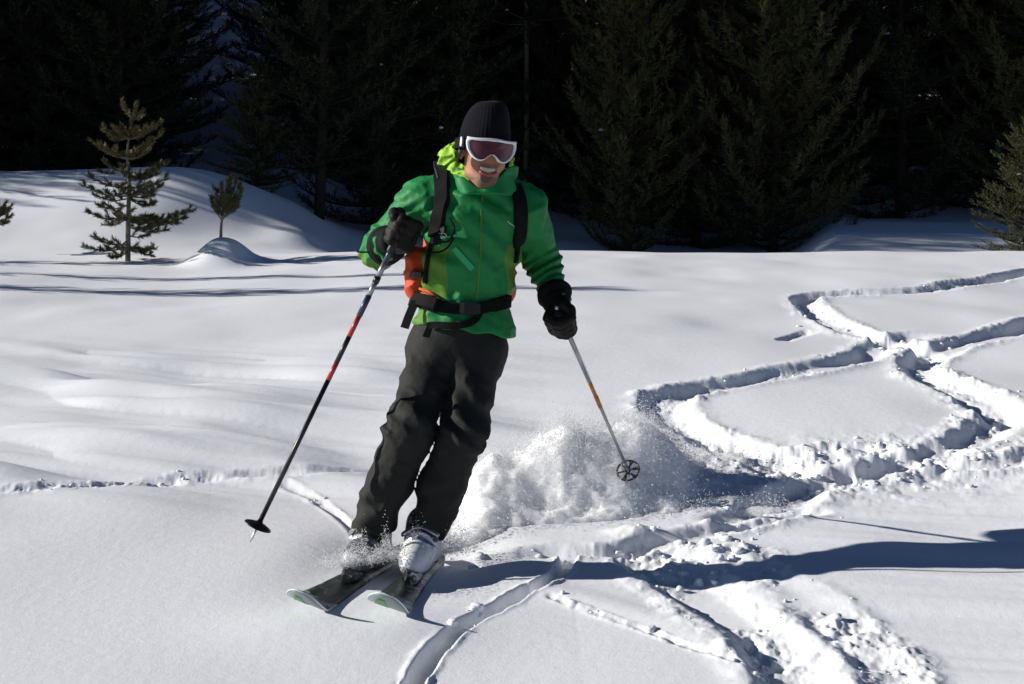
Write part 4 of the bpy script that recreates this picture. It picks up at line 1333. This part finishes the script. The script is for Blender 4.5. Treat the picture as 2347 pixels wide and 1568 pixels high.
# ---- skis
def ski(label, mid, fwd, roll, pitch):
    """mid: point under the boot; fwd: plan direction"""
    root = thing('ski', label, 'ski', mid)
    f = np.array([fwd[0], fwd[1], 0.0]); f /= np.linalg.norm(f); f[2] = pitch; f /= np.linalg.norm(f)
    r = np.cross(f, (0, 0, 1.0)); r /= np.linalg.norm(r); u = np.cross(r, f)
    c, s_ = math.cos(roll), math.sin(roll)
    r, u = r * c + u * s_, u * c - r * s_
    S = np.concatenate([np.linspace(-.86, .55, 40), np.linspace(.57, .80, 26)])
    def width(s):
        w = .043 + .024 * np.clip((s - .0) / .66, 0, 1) ** 1.6 + .011 * np.clip(-(s) / .7, 0, 1) ** 1.6
        t = np.clip((s - .68) / .122, 0, 1); w = w * np.sqrt(np.maximum(1 - t ** 2.4, 0.0))
        t = np.clip((-.78 - s) / .085, 0, 1); w = w * np.sqrt(np.maximum(1 - t ** 2.5, 0.02))
        return w
    def lift(s):
        return .10 * np.clip(s - .45, 0, 1) ** 1.8 + 1.25 * np.clip(s - .665, 0, 1) ** 1.6 + .008 * np.clip(-s - .6, 0, 1)
    def thick(s): return .007 + .011 * np.exp(-(s / .45) ** 2)
    def P(s, x, z): return mid + f * (s if s < 0 else s * .79) + r * x + u * (lift(s) + z)
    top, bot = [], []
    for s in S:
        w = float(width(s)); t = float(thick(s))
        top += [P(s, -w, t * .35), P(s, -w * .93, t), P(s, 0, t * 1.05), P(s, w * .93, t), P(s, w, t * .35), P(s, w, 0.0005), P(s, -w, 0.0005)]
        bot += [P(s, -w * .985, -.0015), P(s, -w * .4, -.0018), P(s, w * .4, -.0018), P(s, w * .985, -.0015), P(s, w * .985, .0004), P(s, -w * .985, .0004)]
    def loft(V, m):
        F = []
        for i in range(len(S) - 1):
            for k in range(m):
                k2 = (k + 1) % m
                F.append([i * m + k, i * m + k2, (i + 1) * m + k2, (i + 1) * m + k])
        F.append(list(range(m))[::-1]); F.append([(len(S) - 1) * m + k for k in range(m)])
        return V, F
    part('top_sheet', *loft(top, 7), M['ski_top'], root)
    part('base', *loft(bot, 6), M['ski_base'], root)
    # green flash on the base near the tip, and the pale tip edge
    gp = []; F = []
    ss = np.linspace(.665, .765, 12)
    for s in ss:
        w = float(width(s)); k = (s - .665) / .10
        gp += [P(s, w * (-.05 + .15 * k), -.0035), P(s, w * (.70 - .15 * k), -.0035)]
    for i in range(len(ss) - 1):
        F.append([2 * i, 2 * i + 1, 2 * i + 3, 2 * i + 2])
    part('base_mark', gp, F, M['ski_green'], root)
    ts = np.concatenate([np.linspace(.56, .799, 26)])
    ep = [P(s, -float(width(s)) - .0005, .004) for s in ts] + [P(s, float(width(s)) + .0005, .004) for s in ts[::-1]]
    part('tip_edge', *tube(ep, .0028, 6), M['ski_edge'], root)
    # binding
    tz = .019
    toe = mid
    v, fc = ribbon([P(.20, 0, tz + .012), P(.225, 0, tz + .018), P(.255, 0, tz + .018), P(.285, 0, tz + .008)], [u] * 4, [.06, .066, .05, .03], .014)
    part('toe_piece', v, fc, M['boot_black'], root, smooth=False)
    v, fc = ribbon([P(-.155, 0, tz + .018), P(-.18, 0, tz + .030), P(-.22, 0, tz + .022), P(-.26, 0, tz + .008)], [u] * 4, [.05, .055, .05, .04], .018)
    part('heel_piece', v, fc, M['boot_black'], root, smooth=False)
    return root
ski('dark ski with grey-green tip under the grey boot, left one of the pair', solL - np.array([0, 0, .022]), fL, math.radians(18), -.035)
ski('dark ski with grey-green tip under the white boot, right one of the pair', solR - np.array([0, 0, .022]), fR, math.radians(18), -.035)

# ---- poles
def pole(label, grip, tip, segs, back, basket_kind):
    """segs: (from, to, radius, material name, part name) as fractions of the length"""
    root = thing('ski_pole', label, 'ski pole', tip)
    ax = tip - grip; L_ = np.linalg.norm(ax); ax /= L_
    def at(s): return grip + ax * s * L_
    g0 = grip - ax * back
    part('grip', *tube([g0, g0 + ax * .012, g0 + ax * .03, grip + ax * .02, grip + ax * .075, grip + ax * .085], [.011, .017, .0145, .0135, .0145, .011], 12), M['buckle'], root)
    for a, b, rad, mt, nm in segs:
        part(nm, *tube([at(a), at(b)], rad, 10), M[mt], root)
    _, s, n = frame_from(ax)
    bc = at(1 - .072 / L_)
    if basket_kind == 'disc':
        prof = [(.008, -.016), (.012, -.006), (.030, .000), (.046, .006), (.050, .010), (.046, .012), (.026, .010), (.010, .012), (.007, .022)]
        V = []; F = []; k = 24
        for (rr, h) in prof:
            for i in range(k):
                a = 6.28318 * i / k
                V.append(bc + ax * h + (s * math.cos(a) + n * math.sin(a)) * rr)
        for j in range(len(prof) - 1):
            for i in range(k):
                F.append([j * k + i, j * k + (i + 1) % k, (j + 1) * k + (i + 1) % k, (j + 1) * k + i])
        F.append(list(range(k))[::-1]); F.append([(len(prof) - 1) * k + i for i in range(k)])
        part('basket', V, F, M['buckle'], root)
    else:
        ringp = [bc + (s * math.cos(a) + n * math.sin(a)) * .046 for a in np.linspace(0, 6.28318, 33)]
        ms = [tube(ringp, .0042, 7)]
        ms.append(tube([bc - ax * .018, bc + ax * .02], [.012, .010], 10))
        b = part('basket', *join(*ms[:1]), M['buckle'], root)
        part('basket_hub', *ms[1], M['buckle'], b)
        for i in range(6):
            a = 6.28318 * (i + .3) / 6
            d = s * math.cos(a) + n * math.sin(a)
            wv = [.006, .006, .012, .020] if i in (0, 1, 4, 5) else [.005, .004, .004, .006]
            part('basket_spoke', *ribbon([bc + d * q for q in (.006, .018, .032, .046)], [ax] * 4, wv, .0028), M['buckle'], b, smooth=False)
    part('tip', *tube([at(1 - .07 / L_), at(1 - .012 / L_), at(1.0)], [.0048, .0040, .0012], 8), M['steel'], root)
    return root
Ll = np.linalg.norm(axL)
pole('long dark ski pole with red bands held out to the left', HL, TIPL,
     [(.05, .10, .0095, 'navy_alu', 'upper_shaft'), (.10, .145, .0100, 'alu', 'shaft_band'), (.145, .165, .0118, 'black_shaft', 'shaft_clamp'), (.165, .205, .0092, 'alu', 'shaft_band'),
      (.205, .27, .0105, 'navy_alu', 'shaft_clamp'), (.27, .335, .0090, 'red_shaft', 'shaft_band'), (.335, .42, .0088, 'black_shaft', 'middle_shaft'), (.42, .475, .0088, 'red_shaft', 'shaft_band'), (.475, .945, .0084, 'black_shaft', 'lower_shaft')], .055, 'disc')
pole('silver ski pole with a copper section, trailing behind over the spray', HR, TIPR,
     [(.05, .34, .0088, 'alu', 'upper_shaft'), (.34, .43, .0078, 'copper', 'shaft_band'), (.43, .50, .0088, 'copper', 'shaft_clamp'), (.50, .945, .0066, 'alu', 'lower_shaft')], .05, 'spoked')
for (h, g_, w) in ((HL, gl, WL), (HR, gr, WR)):
    pass

# ------------------------------------------------------------------ flying snow and crumbs
def flakes(name, C0, size, rg, kindlabel, cat):
    n = len(C0)
    base = np.array([[1, 1, 1], [1, -1, -1], [-1, 1, -1], [-1, -1, 1]], float) / math.sqrt(3)
    q = rg.normal(size=(n, 4)); q /= np.linalg.norm(q, axis=1, keepdims=True)
    w, x, y, z = q.T
    R = np.stack([1 - 2 * (y * y + z * z), 2 * (x * y - z * w), 2 * (x * z + y * w), 2 * (x * y + z * w), 1 - 2 * (x * x + z * z), 2 * (y * z - x * w), 2 * (x * z - y * w), 2 * (y * z + x * w), 1 - 2 * (x * x + y * y)], 1).reshape(n, 3, 3)
    V = np.einsum('nij,kj->nki', R, base) * size[:, None, None] + C0[:, None]
    F = (np.array([[0, 1, 2], [0, 3, 1], [0, 2, 3], [1, 3, 2]])[None] + 4 * np.arange(n)[:, None, None]).reshape(-1, 3).astype(np.int32)
    o = link(name, tri_quads(name, V.reshape(-1, 3), [F], smooth=True), M['flake'])
    o['kind'] = 'stuff'; o['label'] = kindlabel; o['category'] = cat
    return o

rg = np.random.default_rng(314)
PU = np.array([1010, 1050, 1090, 1130, 1165, 1200, 1240, 1290, 1340, 1400, 1450, 1490, 1530, 1570, 1610, 1650, 1690])
PT = np.array([1215, 1135, 1045, 1000, 1015, 1000, 960, 932, 942, 948, 930, 935, 975, 1035, 1095, 1145, 1188])
PB_ = np.array([1262, 1255, 1248, 1240, 1235, 1232, 1228, 1224, 1220, 1218, 1215, 1212, 1208, 1204, 1200, 1196, 1192])
PD = FPX * EYE / (PB_ - (784 - SLOPE * FPX)) + .64
PH = (784 - PT) / FPX * PD + EYE - SLOPE * PD - .030 * np.clip((PU - 1173.5) / FPX * PD - .2, 0, 4)
def plume_sdf(P):
    x, y, z = P
    u = 1173.5 + x / y * FPX
    vb = np.interp(u, PU, PB_)
    db = FPX * EYE / (vb - (784 - SLOPE * FPX))
    hh = np.interp(u, PU, PH)
    q = y - db - .64 - .04 * (noise3(x * 7, y * 7, z * 0, 420) - .5)
    w = np.where(q < 0, .30, .28)
    top = -EYE + SLOPE * y + .030 * np.clip(x - .2, 0, 4) + .78 * hh * np.exp(-np.abs(q / w) ** 2.2) - .03
    top = top - .20 * sstep(.46, .66, -q) - .12 * sstep(.50, .75, q)
    n = fbm3(x * 9, y * 9, z * 7, 4, 421, .55)
    st = ridge(noise3(x * 16 - z * 10, y * 16, z * 5 + x * 6, 425))
    return (z - top) * .55 - .030 * n * np.clip(hh * 4, 0, 1) - .010 * st - .006 * fbm3(x * 45, y * 45, z * 45, 2, 426)
v_, f_ = nets(plume_sdf, (-.36, 5.12, -.80), (1.10, 6.75, -.02), .0085)
core = link('snow_spray', tri_quads('snow_spray', v_, f_), M['powder'])
core['kind'] = 'stuff'; core['label'] = 'fan of powder snow thrown up behind the skier'; core['category'] = 'snow spray'
# loose grains over its skin and along its crest
nn_ = len(v_)
zb = -EYE + SLOPE * v_[:, 1]
hgt_ = np.clip((v_[:, 2] - zb) / .4, 0, 1)
pick = rg.choice(nn_, 85000, p=(.15 + hgt_ ** 1.5) / np.sum(.15 + hgt_ ** 1.5))
P3 = v_[pick] + np.abs(rg.normal(size=(len(pick), 1))) * np.array([[.008, -.014, .030]]) + rg.normal(size=(len(pick), 3)) * np.array([.012, .014, .012])
far_ = rg.random(len(pick)) < .42 * hgt_[pick]
P3[far_] += rg.normal(size=(far_.sum(), 3)) * np.array([.045, .04, .038]) + np.array([.01, 0, .028])
sz = .0012 + .0020 * rg.random(len(P3)) ** 2 + .0025 * (rg.random(len(P3)) < .03)
flakes('spray_grains', P3, sz, rg, 'loose grains flying off the crest of the powder fan', 'snow grains')
# fine dust round the boots and over the ski fronts
n = 15000
t = rg.random(n)
us = np.interp(t, [0, .25, .5, .75, 1], [770, 850, 905, 985, 1080]) + 24 * rg.normal(size=n)
vs = np.interp(t, [0, .25, .5, .75, 1], [1298, 1285, 1280, 1275, 1258]) - np.abs(rg.normal(size=n)) * np.interp(t, [0, .5, 1], [14, 26, 40]) * (.4 + 1.2 * noise2(us / 17, 0 * us, 431)) + 4 * rg.normal(size=n)
dd = np.interp(t, [0, .5, 1], [4.78, 4.90, 5.12]) + .07 * rg.normal(size=n)
P3 = np.stack([(us - 1173.5) / FPX * dd, dd, (784 - vs) / FPX * dd], 1)
flakes('snow_dust', P3, .0012 + .0020 * rg.random(n) ** 2, rg, 'low puff of snow dust around the ski boots', 'snow dust')

# crumbs and lumps of broken snow along the tracks
def lump_mesh(k, seed):
    r_ = np.random.default_rng(seed)
    import bmesh
    bm = bmesh.new(); bmesh.ops.create_icosphere(bm, subdivisions=2, radius=1.0)
    P = np.array([v.co[:] for v in bm.verts]); F = np.array([[l.index for l in f.verts] for f in bm.faces], np.int32); bm.free()
    n_ = fbm3(P[:, 0] * 1.1 + k * 9, P[:, 1] * 1.1, P[:, 2] * 1.1, 3, 500 + k)
    return P * (1 + .9 * n_[:, None]) * np.array([1, 1, .65]), F
LM = [lump_mesh(k, 600 + k) for k in range(5)]
VV = []; FF = []; nv = 0
ctr = []
for ti, (pts, hw, depth, berm, rough) in enumerate(TRACKS):
    if rough < .55: continue
    Pp = np.array([G(a, b) for a, b in pts])
    L_ = np.sum(np.linalg.norm(np.diff(Pp, axis=0), axis=1))
    S = spline(Pp, 200)
    cnt = int(L_ * (13 if ti != 10 else 6) * rough)
    for _ in range(cnt):
        i = int(rg.integers(0, 199))
        if noise2(np.array([i / 14.0]), np.array([ti * 3.3]), 411)[0] < .42: continue
        tdir = S[i + 1] - S[i]; tdir /= np.linalg.norm(tdir) + 1e-9
        nrm = np.array([-tdir[1], tdir[0]])
        off = rg.normal() * hw * .9
        p = S[i] + nrm * off
        ctr.append((p[0], p[1], .004 + .013 * rg.random() ** 4 * (1.3 if rough > 1 else 1)))
for _ in range(190):
    c = G(1830 + 240 * rg.normal(), 1085 + 32 * rg.normal()); ctr.append((c[0], c[1], .004 + .016 * rg.random() ** 4))
for _ in range(70):
    c = G(1600 + 90 * rg.normal(), 1285 + 45 * rg.normal()); ctr.append((c[0], c[1], .004 + .020 * rg.random() ** 4))
ctr = np.array(ctr)
ctr = ctr[(ctr[:, 1] > 2.5) & (ctr[:, 1] < 19)]
zc = ground_z(ctr[:, 0], ctr[:, 1])
for (x, y, r), z in zip(ctr, zc):
    P, F = LM[int(rg.integers(0, 5))]
    a = rg.random() * 6.28; c_, s_ = math.cos(a), math.sin(a)
    Q = P * r * (0.8 + .5 * rg.random(3)) @ np.array([[c_, s_, 0], [-s_, c_, 0], [0, 0, 1]])
    VV.append(Q + np.array([x, y, z + r * .25])); FF.append(F + nv); nv += len(P)
crumbs = link('snow_crumbs', tri_quads('snow_crumbs', np.concatenate(VV), [np.concatenate(FF)]), M['snow'])
crumbs['kind'] = 'stuff'; crumbs['label'] = 'crumbs of broken snow lying along the ski tracks'; crumbs['category'] = 'snow crumbs'
print('crumbs', len(ctr))
